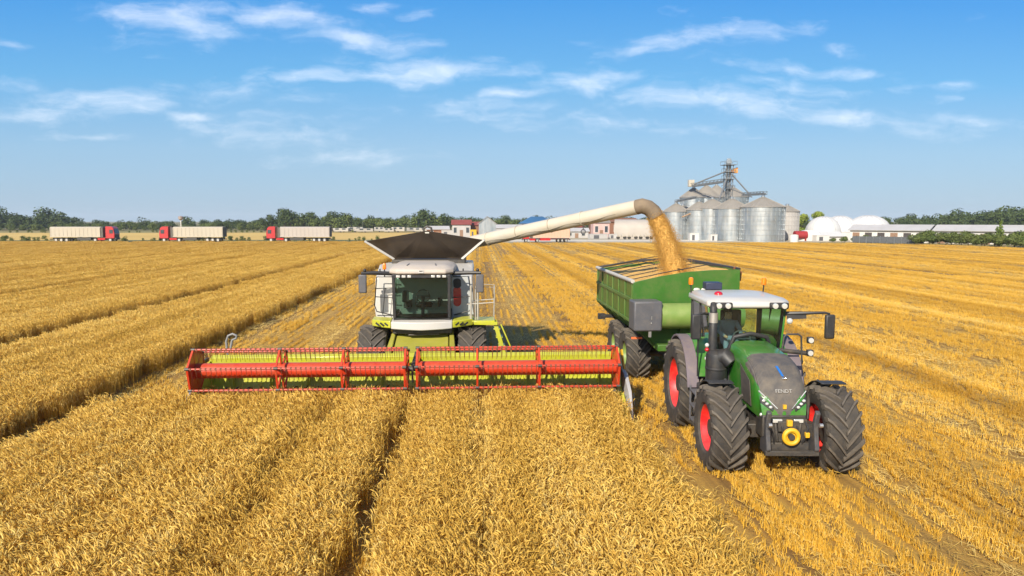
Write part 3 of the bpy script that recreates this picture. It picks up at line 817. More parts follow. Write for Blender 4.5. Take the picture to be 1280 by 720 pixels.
# entry platform, rails and ladder on the far side of the cab
b = MB(); b.bounds(1.0, 2.12, -.35, .5, 2.02, 2.07); b.bar((1.5, -.36, 2.0), (2.2, -.36, 1.98), .06, .1); b.obj('platform', LIME, K, .01)
b = MB()
for y in (-.3, .55):
    b.tube([(1.55, y, 2.08), (1.55, y, 3.0)], .016, 6); b.tube([(2.1, y, 2.08), (2.12, y, 3.05), (1.6, y, 3.07)], .012, 6); b.tube([(1.3, y, 2.55), (2.11, y, 2.6)], .016, 6)
b.tube([(2.12, -.3, 3.05), (2.12, .55, 3.05)], .012, 6); b.tube([(1.42, -.3, 2.1), (1.42, -.3, 3.1)], .03, 6); b.tube([(1.62, -.3, 2.1), (1.62, -.3, 2.95)], .03, 6)
b.obj('handrail', mat('pale_rail', (.42, .39, .33), .4, .2), K)
b = MB()
for y in (-.3, .15):
    b.bar((2.12, y, 2.02), (2.5, y, .7), .05, .12)
for q in range(5):
    z = 1.8 - .25 * q; x = 2.12 + .38 * (2.02 - z) / 1.32
    b.bounds(x - .1, x + .1, -.3, .15, z - .015, z + .015)
b.tube([(2.3, -.32, 1.95), (2.62, -.32, 1.2), (2.55, -.32, .85)], .025, 6)
b.obj('ladder', LIME, K, .006)
# grain tank with open flaps
fl = [(-2.07, 2.35, 4.32), 0, (0, 1.78, 4.67), 0, (1.84, 2.35, 4.36)]
ba = [(-1.18, 2.75, 3.72), (-.55, 2.75, 3.74), (0, 2.75, 3.75), (.55, 2.75, 3.74), (1.1, 2.75, 3.72)]
b = MB(); b.bounds(-1.2, 1.2, 2.3, 5.4, 3.4, 3.72); b.obj('grain_tank', DARK, K, .02)
b = MB()
T0, T1, T2 = fl[0], fl[2], fl[4]
B0, B1 = ba[1], ba[3]
b.slab([B0, B1, (.07, 1.78, 4.665), (-.07, 1.78, 4.665)], -.02)
b.obj('front_flap', TANK, K)
for s, T, A in ((-1, T0, ba[0]), (1, T2, ba[4])):
    b = MB(); q = [A, (s * .55, 2.752, 3.74), (s * .07, 1.782, 4.662), T]
    if s < 0: q = [q[0], q[3], q[2], q[1]]
    b.slab([q[0], q[1], q[2], q[3]], .018)
    b.obj('flap_gusset', TANK, K)
    b = MB(); q = [(A[0], A[1], A[2]), T, (T[0] * 1.0, 5.3, T[2] - .05), (s * 1.18, 5.3, 3.72)]
    b.slab(q if s > 0 else [q[0], q[3], q[2], q[1]], .03)
    b.bar(A, (T[0], T[1], T[2] + .01), .07, .07)
    b.obj('side_flap', WHITE, K)
b = MB(); b.slab([(-1.18, 5.3, 3.72), (1.18, 5.3, 3.72), (1.82, 6.0, 4.3), (-2.0, 6.0, 4.3)], .03); b.obj('rear_flap', DARK, K)
b = MB(); b.tube([(-.1, 1.95, 4.6), (-.12, 1.95, 4.75), (0, 1.93, 4.82), (.13, 1.95, 4.77), (.15, 1.95, 4.62)], .035, 8); b.obj('fill_sensor', DARK, K)
b = MB()
b.bounds(-.06, .07, 1.765, 1.785, 4.6, 4.64); b.obj('flap_lamp', LAMP, K)
# unloading auger swung out over the cart (world points minus the harvester's origin)
O = Vector((cx, cy, 0))
P0 = Vector((-.35, 25.0, 4.2)) - O; P1 = Vector((4.9, 21.1, 5.42)) - O
dA = (P1 - P0).normalized()
b = MB(); b.tube([P0 + Vector((-.5, .6, -.9)), P0 + Vector((-.25, .25, -.25)), P0, P0 + dA * .3, P1], [.25, .25, .235, .225, .225], 28)
for q in (.9, 4.7):
    c = P0 + dA * q; b.tube([c, c + dA * .05], .245, 28)
aug = b.obj('unloading_auger', CREAM, K, angle=40)
b = MB(); c = P0 + dA * 4.75
b.tube([c + Vector((.0, -.02, -.2)), c + Vector((.0, -.03, -.38))], .02, 6); b.tube([c + Vector((.07 * math.cos(a), -.03, -.42 + .07 * math.sin(a))) for a in [k * math.pi / 8 for k in range(17)]], .018, 6); 
b.obj('hose_ring', GREY, aug)
sp = [P1 - dA * .02, P1 + dA * .14 + Vector((0, 0, .005)), P1 + Vector((.3, -.08, -.02)), P1 + Vector((.45, -.11, -.14)), P1 + Vector((.54, -.12, -.3))]
b = MB(); b.tube(sp, [.232, .235, .238, .238, .235], 24); b.obj('spout', SPOUT, aug, angle=50)
SPEND = sp[-1] + O
# flanges, bolts and a hanging cable along the auger tube
b = MB()
for q in (2.2, 3.5):
    c = P0 + dA * q
    b.tube([c, c + dA * .03], .236, 28)
sd_ = dA.cross(Vector((0, 0, 1))).normalized()
b.tube([P0 + dA * q + sd_ * .2 + Vector((0, 0, -.12 - .03 * math.sin(q * 4))) for q in [.3 + k * .3 for k in range(20)]], .012, 6)
b.obj('tube_band', mat('worn_band', (.3, .26, .2), .6, 0, .15, 3, .4), aug)
# feeder house
b = MB()
b.loft([[(-.75, -.1, 1.0), (.75, -.1, 1.0), (.75, -.15, 1.72), (-.75, -.15, 1.72)], [(-.8, -1.75, .35), (.8, -1.75, .35), (.8, -1.85, 1.05), (-.8, -1.85, 1.05)]])
for s in (-1, 1):
    b.loft([[(s * .78, -.15, 1.3), (s * .92, -.15, 1.3), (s * .9, -.15, 1.78), (s * .78, -.15, 1.8)], [(s * .83, -1.85, .5), (s * 1.05, -1.85, .5), (s * 1.03, -1.85, 1.1), (s * .83, -1.85, 1.14)]])
b.obj('feeder_house', mat('dusty_lime_paint', (0.27, 0.265, 0.02), 0.5, 0, 0.15, 2.0, 0.6, (0.3, 0.25, 0.09)), K, .02)
b = MB(); b.bounds(-.86, .86, -.5, 0, 1.72, 1.88); b.bar((-.4, -.6, 1.7), (.5, -.6, 1.72), .05); b.obj('feeder_top', DARK, K, .02)
# ------------------------------------------------------------------ header (local x runs -5.55 .. 5.3)
HX0, HX1 = -5.5, 5.32
hy = lambda Y: Y - cy
b = MB()
prof = [(hy(18.75), .2), (hy(18.75), 1.38), (hy(18.68), 1.42), (hy(18.55), 1.36), (hy(18.62), .75), (hy(18.5), .4), (hy(18.2), .26), (hy(17.3), .2), (hy(17.05), .19), (hy(17.05), .15), (hy(18.6), .15)]
b.prism(prof, 'x', HX0, HX1)
for x in [HX0 + .6 + k * .98 for k in range(11)]:
    b.prism([(hy(18.54), 1.25), (hy(18.3), .34), (hy(18.5), .45), (hy(18.6), .8)], 'x', x - .012, x + .012)
hd = b.obj('header', LIME, K, .01)
for s, x in ((-1, HX0), (1, HX1)):
    b = MB(); b.prism([(hy(18.8), .15), (hy(18.8), 1.36), (hy(18.3), 1.2), (hy(17.4), .6), (hy(16.75), .18), (hy(16.9), .1)], 'x', x - .03 if s < 0 else x, x if s < 0 else x + .03); b.obj('end_sheet', LIME, hd)
b = MB(); b.tube([(HX0 + .02, hy(18.1), .43), (HX1 - .02, hy(18.1), .43)], .16, 20)
for s in (-1, 1):
    turns = 15; n = turns * 12; rg = []
    for k in range(n + 1):
        a = s * 2 * math.pi * k / 12; x = s * (5.2 - 4.5 * k / n)
        rg.append([(x - .008, hy(18.1) + r * math.cos(a), .43 + r * math.sin(a)) for r in (.15, .25)] + [(x + .008, hy(18.1) + r * math.cos(a), .43 + r * math.sin(a)) for r in (.25, .15)])
    b.loft(rg)
for k in range(40):
    x = -2.4 + k * .12; a = k * 1.9
    b.tube([(x, hy(18.1) + .15 * math.cos(a), .43 + .15 * math.sin(a)), (x, hy(18.1) + .28 * math.cos(a), .43 + .28 * math.sin(a))], .012, 5)
b.obj('intake_auger', DARK, hd, angle=30)
b = MB()
x = HX0
while x < HX1:
    b.add([(x, hy(17.05), .17), (x + .05, hy(17.05), .17), (x + .025, hy(16.93), .16), (x + .025, hy(17.03), .2)], [(0, 1, 2), (0, 2, 3), (1, 3, 2)])
    x += .076
b.obj('cutterbar', STEEL, hd)
# dividers
b = MB()
b.loft([[(5.36, hy(18.2), .55), (5.42, hy(18.2), .55), (5.42, hy(18.2), 1.25), (5.36, hy(18.2), 1.25)],
        [(5.34, hy(17.5), .3), (5.56, hy(17.5), .3), (5.5, hy(17.5), 1.05), (5.4, hy(17.5), 1.05)],
        [(5.36, hy(17.0), .12), (5.56, hy(17.0), .12), (5.5, hy(17.0), .7), (5.42, hy(17.0), .7)],
        [(5.42, hy(16.6), .05), (5.48, hy(16.6), .05), (5.46, hy(16.6), .2), (5.44, hy(16.6), .2)]])
b.obj('divider', mat('divider_grey', (.36, .36, .38), .4, .1, .1, 4, .4), hd, .01)
b = MB(); b.prism([(hy(18.3), .5), (hy(18.1), 1.66), (hy(17.95), 1.64), (hy(17.6), .75)], 'x', 5.30, 5.36); b.prism([(hy(17.3), .2), (hy(17.2), .62), (hy(16.5), .16), (hy(16.7), .08)], 'x', 5.28, 5.34); b.obj('divider_guard', LIME, hd)
b = MB(); b.bar((5.42, hy(17.95), 1.6), (5.46, hy(17.75), 1.1), .03, .09); b.obj('guard_stripe', YEL, hd)
b = MB()
b.bar((5.575, hy(17.12), .62), (5.565, hy(17.0), .5), .012, .06); b.bar((5.575, hy(17.05), .45), (5.565, hy(16.92), .34), .012, .05)
b.obj('divider_mark', BLACK, hd)
b = MB()
b.loft([[(-5.62, hy(17.3), .2), (-5.5, hy(17.3), .2), (-5.52, hy(17.3), .75), (-5.58, hy(17.3), .75)], [(-5.58, hy(16.6), .08), (-5.52, hy(16.6), .08), (-5.54, hy(16.6), .4), (-5.56, hy(16.6), .4)]])
b.obj('divider', STEEL, hd, .01)
b = MB(); b.tube([(-5.16, hy(18.9), 1.1), (-5.2, hy(18.9), 1.75), (-5.14, hy(18.9), 1.9), (-5.02, hy(18.9), 1.95), (-4.92, hy(18.9), 1.9), (-4.93, hy(18.9), 1.83), (-5.04, hy(18.9), 1.78), (-5.1, hy(18.9), 1.5)], .03, 8); b.obj('hose_bracket', mat('galvanised_tube', (.2, .2, .2), .6, .0), hd)
# reels
RZ, RY, RR, PH = 1.25, hy(17.45), .58, 16
TINE = mat('tine_steel', (.2, .08, .045), .5, .3, .2, 4)
def reel(x0, x1, spx, closed_end):
    b = MB(); b.tube([(x0, RY, RZ), (x1, RY, RZ)], .19, 28)
    rl = b.obj('reel', RED, K, angle=40)
    pts = [(RY - RR * math.cos(R(PH + 60 * k)), RZ + RR * math.sin(R(PH + 60 * k))) for k in range(6)]
    for x in spx:
        b = MB()
        for (py, pz) in pts:
            b.prism([(RY + (pz - RZ) * .12, RZ - (py - RY) * .12), (RY - (pz - RZ) * .12, RZ + (py - RY) * .12), (py - (pz - RZ) * .06, pz + (py - RY) * .06), (py + (pz - RZ) * .06, pz - (py - RY) * .06)], 'x', x - .018, x + .018)
        for k in range(6):
            a, c = pts[k], pts[(k + 1) % 6]
            b.bar((x, a[0], a[1]), (x, c[0], c[1]), .036, .05, (1, 0, 0))
        b.lathe([(-.05, .07), (.05, .07)], (x, RY, RZ), 'x', 12)
        if x == closed_end:
            b.prism([(RY + (p - RY) * .97, RZ + (q - RZ) * .97) for p, q in pts], 'x', x - .01, x + .01)
        b.cur = 1
        for (py, pz) in pts:
            b.lathe([(-.05, .04), (.05, .04)], (x, py, pz), 'x', 8)
        b.obj('end_plate' if x == closed_end else 'reel_arm', [RED, DARK], rl, .004)
    for k, (py, pz) in enumerate(pts):
        b = MB(); b.tube([(x0, py, pz), (x1, py, pz)], .026, 10)
        b.cur = 1
        x = x0 + .09
        while x < x1 - .05:
            b.bounds(x - .018, x + .018, py - .03, py + .03, pz - .03, pz + .027)
            b.tube([(x, py, pz - .02), (x + .004, py + .03, pz - .16), (x, py + .08, pz - .28)], [.007, .006, .005], 4)
            x += .12
        b.obj('tine_bar', [RED, TINE], rl)
    return rl
reel(-5.44, -.2, [-5.44, -3.32, -1.74, -.2], -5.44)
reel(.1, 5.16, [.1, 1.6, 3.16, 5.16], 5.16)
b = MB(); b.tube([(-.2, RY, RZ), (.1, RY, RZ)], .07, 10); b.bar((-.05, RY, RZ), (-.05, hy(18.7), 1.4), .09, .13)
b.tube([(-.05, RY - .02, RZ + .1), (-.05, RY - .02, RZ - .35)], .03, 8)
b.obj('reel_support', DARK, K, .01)
for x in (-5.62, 5.3):
    b = MB(); b.bar((x, RY, RZ), (x, hy(18.7), 1.3), .06, .1); b.obj('reel_support', DARK, K, .01)

# ------------------------------------------------------------------ tractor (nose towards -y)
T = empty('tractor', (6.07, 15.0, 0), R(-4))
tag(T, 'dusty green farm tractor with a white roof and red rims hauling the grain cart', 'tractor')
FA, RA = -1.65, 1.36
b = MB()
b.bounds(-.36, .36, -1.9, 2.0, .75, 1.25); b.bounds(-.45, .45, .3, 1.9, 1.0, 1.7); b.bounds(-.8, .8, FA - .14, FA + .14, .68, .96); b.bounds(-.75, .75, RA - .2, RA + .2, .85, 1.25)
b.bounds(-.42, .42, -2.2, -1.8, .8, 1.25)
b.obj('chassis', DARK, T, .02)
# hood: rings from the cab to the nose
def hood_ring(y, w, zt, zs, zb, wb):
    return [(-wb, y, zb), (-w, y, zs), (-w * .93, y, zt - .1), (-w * .72, y, zt - .02), (0, y, zt), (w * .72, y, zt - .02), (w * .93, y, zt - .1), (w, y, zs), (wb, y, zb)]
HR = [(-.1, .47, 2.36, 2.1, 1.3, .46), (-.7, .48, 2.33, 2.05, 1.25, .46), (-1.3, .485, 2.26, 1.95, 1.2, .46), (-1.7, .475, 2.12, 1.85, 1.18, .45), (-1.98, .46, 1.88, 1.7, 1.16, .42), (-2.12, .44, 1.58, 1.45, 1.16, .4), (-2.17, .42, 1.32, 1.26, 1.18, .38)]
b = MB(); b.loft([hood_ring(*q) for q in HR]); hood = b.obj('hood', GREEN, T, .0, 50)
# charcoal nose grille, following the hood a little proud of it
def hood_at(y):
    for a, c in zip(HR, HR[1:]):
        if a[0] >= y >= c[0]:
            t = (a[0] - y) / (a[0] - c[0])
            return hood_ring(*[p + (q - p) * t for p, q in zip(a, c)])
    return hood_ring(*HR[-1])
b = MB()
def off(p, c, d):
    v = Vector(p) - Vector(c); v.normalize(); return Vector(p) + v * d
rows = []
for y, k in ((-1.2, .98), (-1.45, 1.0), (-1.7, 1.0), (-1.85, 1.0), (-1.98, .99), (-2.05, .95), (-2.1, .82), (-2.14, .55), (-2.16, .28), (-2.166, .1)):
    rg = hood_at(y); c = (0, y + .55, 1.5)
    fe = .7 * min(1, max(0, (y + 2.12) / .35)); L_ = Vector(rg[2]).lerp(Vector(rg[1]), fe); R_ = Vector(rg[6]).lerp(Vector(rg[7]), fe)
    rows.append([off(Vector((p[0] * k, p[1], p[2])), c, .016) for p in (L_, rg[2], rg[3], ((rg[3][0] * .5, y, rg[4][2] - .004)), rg[4], ((rg[5][0] * .5, y, rg[4][2] - .004)), rg[5], rg[6], R_)])
b.loft(rows, False, False)
b.obj('grille', mesh_mat(), hood, 0, 50)
for s in (-1, 1):
    b = MB(); b.loft([[(s * .488, -.95, 2.02), (s * .49, -1.6, 1.8), (s * .478, -1.7, 1.3), (s * .475, -1.1, 1.3)], [(s * .5, -.95, 2.02), (s * .5, -1.6, 1.8), (s * .49, -1.7, 1.3), (s * .49, -1.1, 1.3)]])
    b.obj('side_grille', mat('side_mesh', (.06, .055, .05), .6, .1, .2, 5, .6, (.17, .13, .09)), hood, .004)
    b = MB(); b.slab([(s * .45, -2.08, 1.62), (s * .2, -2.18, 1.40), (s * .22, -2.19, 1.32), (s * .45, -2.12, 1.48)], -.03 * s); hl = b.obj('headlight', BLACK, hood, .01)
    for q in (.12, .45, .8):
        b = MB(); b.ball((s * (.41 - .18 * q), -2.125 - .075 * q, 1.545 - .17 * q), (.035, .02, .03), 10, 6); b.obj('headlight_lens', LAMP, hl)
    b = MB(); b.slab([(s * .455, -2.04, 1.71), (s * .14, -2.203, 1.395), (s * .14, -2.206, 1.383), (s * .46, -2.05, 1.695)], -.03 * s); b.obj('light_strip', LAMP, hood)
    b = MB(); b.ball((s * .40, -2.1, 1.24), (.05, .03, .04), 10, 6); b.obj('marker_lamp', LAMP, hood)
# emblem and chrome wordmark on the nose
b = MB(); b.slab([(-.045, -1.74, 2.127), (.02, -1.93, 1.965), (.06, -1.93, 1.965), (0, -1.74, 2.127)], -.022); b.obj('emblem', BLUE, hood)
b = MB(); b.ball((.03, -1.985, 1.925), (.028, .02, .03), 8, 6); b.ball((.075, -1.985, 1.925), (.02, .02, .03), 8, 6); b.obj('emblem_stud', CHROME, hood)
def letters(text, size, loc, rot, m, parent, name, depth=.008):
    cu = bpy.data.curves.new(name, 'FONT'); cu.body = text; cu.size = size; cu.extrude = depth; cu.align_x = 'CENTER'; cu.align_y = 'CENTER'; cu.resolution_u = 2
    o = bpy.data.objects.new('tmp', cu); COL.objects.link(o)
    me = bpy.data.meshes.new_from_object(o.evaluated_get(bpy.context.evaluated_depsgraph_get()))
    bpy.data.objects.remove(o)
    me.materials.clear(); me.materials.append(m)
    q = bpy.data.objects.new(name, me); COL.objects.link(q); q.parent = parent; q.location = loc; q.rotation_euler = rot
    return q
letters('FENDT', .105, (.0, -2.1, 1.7), (R(62), 0, 0), mat('silver_letter', (.4, .38, .35), .4, .3, .03), hood, 'lettering', .012)
# yellow catch, bumper band
b = MB(); b.bounds(-.03, .03, -2.21, -2.16, 1.38, 1.46); b.obj('hood_catch', YEL, hood)
# front linkage, folded arms and pto shield
b = MB(); b.bounds(-.4, .4, -2.42, -2.3, .62, .78); b.bounds(-.38, .38, -2.36, -2.16, .78, 1.22); b.bounds(-.2, .2, -2.44, -2.3, 1.0, 1.2)
for x in (-.24, 0, .24):
    b.tube([(x, -2.38, 1.15), (x * .8, -2.4, .8)], .03, 8)
b.obj('front_linkage', DARK, T, .015)
for s in (-1, 1):
    b = MB()
    b.prism([(-2.3, .62), (-2.6, .62), (-2.7, .72), (-2.64, .95), (-2.6, 1.18), (-2.68, 1.42), (-2.6, 1.47), (-2.5, 1.24), (-2.5, .95), (-2.3, .85)], 'x', s * .45 - .045, s * .45 + .045)
    b.obj('lift_arm', mat('arm_grey', (.05, .05, .055), .5, .1, .1, 4, .5, (.15, .12, .09)), T, .02)
    b = MB(); b.tube([(s * .44, -2.75, 1.22), (s * .5, -2.75, 1.22)], .04, 8); b.obj('arm_pin', STEEL, T)
b = MB(); b.bounds(-.5, .5, -2.66, -2.56, .6, .69); b.obj('linkage_plate', DARK, T, .01)
b = MB(); b.tube([(.02 + .13 * math.cos(a), -2.52, .93 + .13 * math.sin(a)) for a in [k * math.pi / 12 for k in range(25)]], .045, 8); b.tube([(.02, -2.46, .93), (.02, -2.5, .93)], .15, 20); b.obj('pto_shield', YEL, T)
b = MB(); b.tube([(.02, -2.5, .93), (.02, -2.56, .93)], .06, 12); b.obj('pto_shaft', DARK, T)
for q in ((-.05, .05, -2.5, -2.42, 1.12, 1.24), (.3, .38, -2.5, -2.42, .9, 1.0)):
    b = MB(); b.bounds(*q); b.obj('coupler', YEL, T, .01)
for s in (-1, 1):
    b = MB(); b.bounds(s * .2 - .09, s * .2 + .09, -2.4, -2.36, 1.16, 1.23); b.obj('linkage_lamp', LAMP, T, .01)
b = MB()
for x in (-.32, -.12, .14, .33):
    b.tube([(x, -2.37, 1.18), (x * 1.1, -2.46, 1.08), (x * .9, -2.47, .9), (x * .8, -2.4, .74)], .018, 6)
b.obj('hydraulic_hose', BLACK, T)
# wheels
fw = make_wheel('front_wheel', .87, .68, .47, RIMRED, 19, T, .17, .06, .45); fw.location = (-1.09, FA, .84)
more_wheel(fw, (1.09, FA, .84), True, T)
rw = make_wheel('rear_wheel', 1.08, .76, .6, RIMRED, 20, T, .2, .06, .3); rw.location = (-1.06, RA, 1.05)
more_wheel(rw, (1.06, RA, 1.05), True, T)
# mudguards
def guard(y0, z0, Rg, a0, a1, x0, x1, m, name, t=.03, lip=0.0):
    b = MB(); rings = []
    for k in range(13):
        a = R(a0 + (a1 - a0) * k / 12)
        rings.append([(x, y0 + r * math.cos(a), z0 + r * math.sin(a)) for x, r in ((x0, Rg), (x1, Rg), (x1, Rg + t), (x0, Rg + t))])
    b.loft(rings)
    return b.obj(name, m, T, .008)
for s in (-1, 1):
    guard(FA, .84, .93, 20, 98, s * .86, s * 1.36, BLACK, 'front_mudguard', .025)
    b = MB(); b.tube([(s * .7, FA + .1, 1.0), (s * .78, FA + .25, 1.6), (s * .95, FA + .2, 1.78)], .035, 6); b.obj('mudguard_bracket', DARK, T)
    guard(RA, 1.05, 1.16, 25, 160, s * .62, s * 1.05, GREEN, 'rear_mudguard', .05)
    guard(RA, 1.05, 1.15, 20, 172, s * 1.05, s * 1.32, mat('mauve_grey_plastic', (.13, .105, .125), .5, 0, .1, 3, .3), 'mudguard_flare', .05)
# fuel tank, steps and battery box between the wheels
b = MB(); b.bounds(-1.12, -.45, -.62, .2, .55, 1.35); b.bounds(-1.1, -.5, -.7, -.62, .5, 1.45)
b.obj('fuel_tank', BLACK, T, .06)
b = MB()
for q in range(3):
    b.bounds(-1.3, -1.12, -.45, .05, .55 + .32 * q, .59 + .32 * q)
b.bounds(-1.3, -1.26, -.47, -.43, .5, 1.3); b.bounds(-1.3, -1.26, .03, .07, .5, 1.3); b.obj('step', GREY, T, .01)
b = MB(); b.bounds(.45, 1.1, -.6, .2, .6, 1.35); b.obj('battery_box', BLACK, T, .05)
# cab
CY0, CY1 = .2, 2.0
b = MB()
b.bounds(-.62, .62, CY0 + .1, CY1, 1.6, 1.75)
b.bounds(-.78, .78, CY1 - .06, CY1, 1.7, 2.1)
for s in (-1, 1):
    b.bar((s * .66, CY0, 1.7), (s * .8, CY0 + .05, 3.06), .06, .07)
    b.bar((s * .82, CY1 - .1, 1.7), (s * .82, CY1 - .1, 3.06), .09)
    b.bar((s * .8, 1.15, 1.75), (s * .84, 1.1, 3.06), .05)
    b.bar((s * .68, CY0, 1.75), (s * .8, CY1, 1.75), .06)
b.bounds(-.82, .82, CY0 + .03, CY0 + .1, 3.02, 3.08)
cabt = b.obj('cab', BLACK, T, .01)
for s in (-1, 1):
    b = MB(); b.bar((s * .72, CY0 + .03, 1.72), (s * .865, CY0 + .08, 3.05), .05, .07); b.obj('cab_pillar', GREEN, cabt, .01)
b = MB()
xsn = [-1, -.6, 0, .6, 1]
b.loft([[(q * .68, CY0 - .06 - .07 * (1 - q * q), 1.85) for q in xsn], [(q * .81, CY0 - .01 - .07 * (1 - q * q), 3.03) for q in xsn]], False, False)
for s in (-1, 1):
    b.face([(s * .72, CY0 + .06, 1.8), (s * .82, 1.9, 1.8), (s * .845, 1.9, 3.03), (s * .835, CY0 + .06, 3.03)])
b.face([(-.78, CY1 + .01, 2.1), (.78, CY1 + .01, 2.1), (.78, CY1 + .01, 3.03), (-.78, CY1 + .01, 3.03)])
b.obj('window_glass', CABGL, cabt, 0, fix=False)
b = MB()
def rrect(x, y0, y1, z, c=.2):
    return [(-x + c, y0, z), (x - c, y0, z), (x, y0 + c, z), (x, y1 - c, z), (x - c, y1, z), (-x + c, y1, z), (-x, y1 - c, z), (-x, y0 + c, z)]
b.loft([rrect(.86, .06, 2.12, 3.05), rrect(.92, .0, 2.2, 3.09), rrect(.92, .02, 2.2, 3.19), rrect(.84, .14, 2.1, 3.26), rrect(.6, .4, 1.9, 3.29)])
b.obj('cab_roof', WHITE, T, .03)
for s in (-1, 1):
    b = MB(); b.bounds(s * .62 - .21, s * .62 + .21, -.05, .06, 3.05, 3.19); b.obj('lamp_cluster', BLACK, T, .03)
    for q in (-.1, .1):
        b = MB(); b.lathe([(-.085, .01), (-.08, .06), (-.05, .065)], (s * .62 + q, 0, 3.12), 'y', 14); b.obj('work_lamp', LAMP, T)
    b = MB(); b.ball((s * .86, -.02, 2.78), (.07, .06, .07), 12, 8); b.obj('pillar_lamp', LAMP, T)
# steering wheel, seat and dash
b = MB(); b.bounds(-.26, .26, 1.0, 1.5, 2.05, 2.2); b.bounds(-.25, .25, 1.42, 1.56, 2.15, 2.85); b.bounds(.3, .42, .8, 1.4, 2.15, 2.3); b.obj('seat', SEATC, cabt, .05)
b = MB(); b.tube([(0, .4, 1.75), (0, .55, 2.2)], .06, 8); b.tube([(.2 * math.cos(a), .58 + .1 * math.sin(a), 2.28 + .17 * math.sin(a)) for a in [2 * math.pi * k / 24 for k in range(25)]], .018, 6); b.bar((-.2, .58, 2.28), (.2, .58, 2.28), .03); b.obj('steering_wheel', GREY, cabt)
b = MB(); b.bounds(-.5, .5, .3, .42, 1.75, 2.02); b.obj('dashboard', GREY, cabt, .03)
# hood-to-cab black cowl
b = MB(); b.tube([(-.44, .02, 1.7), (-.46, .0, 2.15), (-.36, -.03, 2.42), (0, -.05, 2.5), (.36, -.03, 2.42), (.46, .0, 2.15)], .055, 8); b.bounds(-.5, .5, -.1, .3, 1.3, 2.1); b.obj('cowl', BLACK, T, .02)
# exhaust after-treatment and stack on the near side
b = MB(); b.lathe([(1.35, .2), (1.5, .23), (2.0, .235), (2.08, .22), (2.14, .15), (2.16, .1)], (-.78, -.18, 0), 'z', 24); b.tube([(-.78, -.18, 1.72), (-.78, -.18, 1.78)], .245, 24); b.tube([(-.78, -.18, 1.95), (-.62, -.32, 2.04), (-.5, -.42, 1.9)], [.2, .19, .16], 16); b.obj('exhaust_canister', BLACK, T, .015)
b = MB(); b.lathe([(2.1, .1), (2.3, .095), (2.75, .095), (2.76, .09)], (-.84, -.06, 0), 'z', 18); st = b.obj('exhaust_stack', BLACK, T)
b = MB(); b.lathe([(2.75, .1), (2.97, .1), (2.97, .08)], (-.84, -.06, 0), 'z', 18); b.obj('heat_shield', STEEL, st)
b = MB(); b.tube([(-.84, -.06, 2.97), (-.84, -.05, 3.08), (-.82, .02, 3.16)], [.08, .08, .07], 14); b.obj('stack_tip', BLACK, st)
# mirrors
b = MB(); b.tube([(.84, .2, 2.92), (1.2, .05, 2.95), (1.62, -.02, 2.97), (1.72, -.02, 2.95), (1.74, -.02, 2.8)], [.05, .04, .028, .028, .025], 8); b.bar((.86, .18, 2.86), (1.25, .05, 2.9), .05, .14); ma = b.obj('mirror_arm', BLACK, T)
b = MB(); b.bounds(1.64, 1.86, -.06, .04, 2.38, 2.93); b.obj('mirror', BLACK, ma, .04)
b = MB(); b.tube([(-.84, .25, 2.9), (-1.02, .1, 2.93), (-1.2, .0, 2.9), (-1.2, .0, 2.6)], .03, 8); b.tube([(-1.12, .1, 1.5), (-1.14, .05, 2.4)], .018, 6); ma = b.obj('mirror_arm', BLACK, T)
b = MB(); b.bounds(-1.31, -1.1, -.06, .05, 2.36, 2.92); b.obj('mirror', BLACK, ma, .03)
for z in (1.95, 2.15, 2.25):
    b = MB(); b.ball((-.98, -.12, z), (.05, .05, .05), 10, 6); b.obj('side_lamp', LAMP if z != 2.15 else REDLENS, T)
# camera frame and lamps on the far side of the hood
b = MB(); b.tube([(.56, -.4, 2.1), (.6, -.42, 2.5), (.66, -.42, 2.55), (.9, -.42, 2.55), (.97, -.42, 2.5), (1.0, -.42, 1.95)], .022, 8); b.tube([(.48, -.4, 2.2), (1.12, -.35, 2.12)], .05, 8); fr = b.obj('lamp_frame', DARK, T)
for z in (2.14, 2.42):
    b = MB(); b.bounds(1.1, 1.24, -.46, -.36, z - .07, z + .07); lh = b.obj('lamp_housing', BLACK, fr, .02)
    b = MB(); b.lathe([(-.475, .055), (-.455, .06)], (1.17, 0, z), 'y', 12); b.obj('lamp_glass', LAMP, fr)
# beacons, aerial box and red dome on the roof
for s in (-1, 1):
    b = MB(); b.tube([(s * .88, 1.85, 3.1), (s * .9, 1.85, 3.42)], .018, 6); bs = b.obj('beacon_stem', BLACK, T)
    b = MB(); b.lathe([(3.42, .05), (3.44, .062), (3.58, .055), (3.6, .03)], (s * .9, 1.85, 0), 'z', 12); b.obj('beacon', AMBER, bs)
b = MB(); b.bounds(-.55, -.15, 1.75, 2.1, 3.3, 3.48); b.bounds(-.5, -.2, 1.8, 2.05, 3.26, 3.3); b.obj('receiver_box', mat('navy_plastic', (.025, .03, .06), .45), T, .03)
b = MB(); b.ball((-.52, .75, 3.3), (.1, .1, .07), 12, 8); b.obj('dome_button', REDLENS, T)
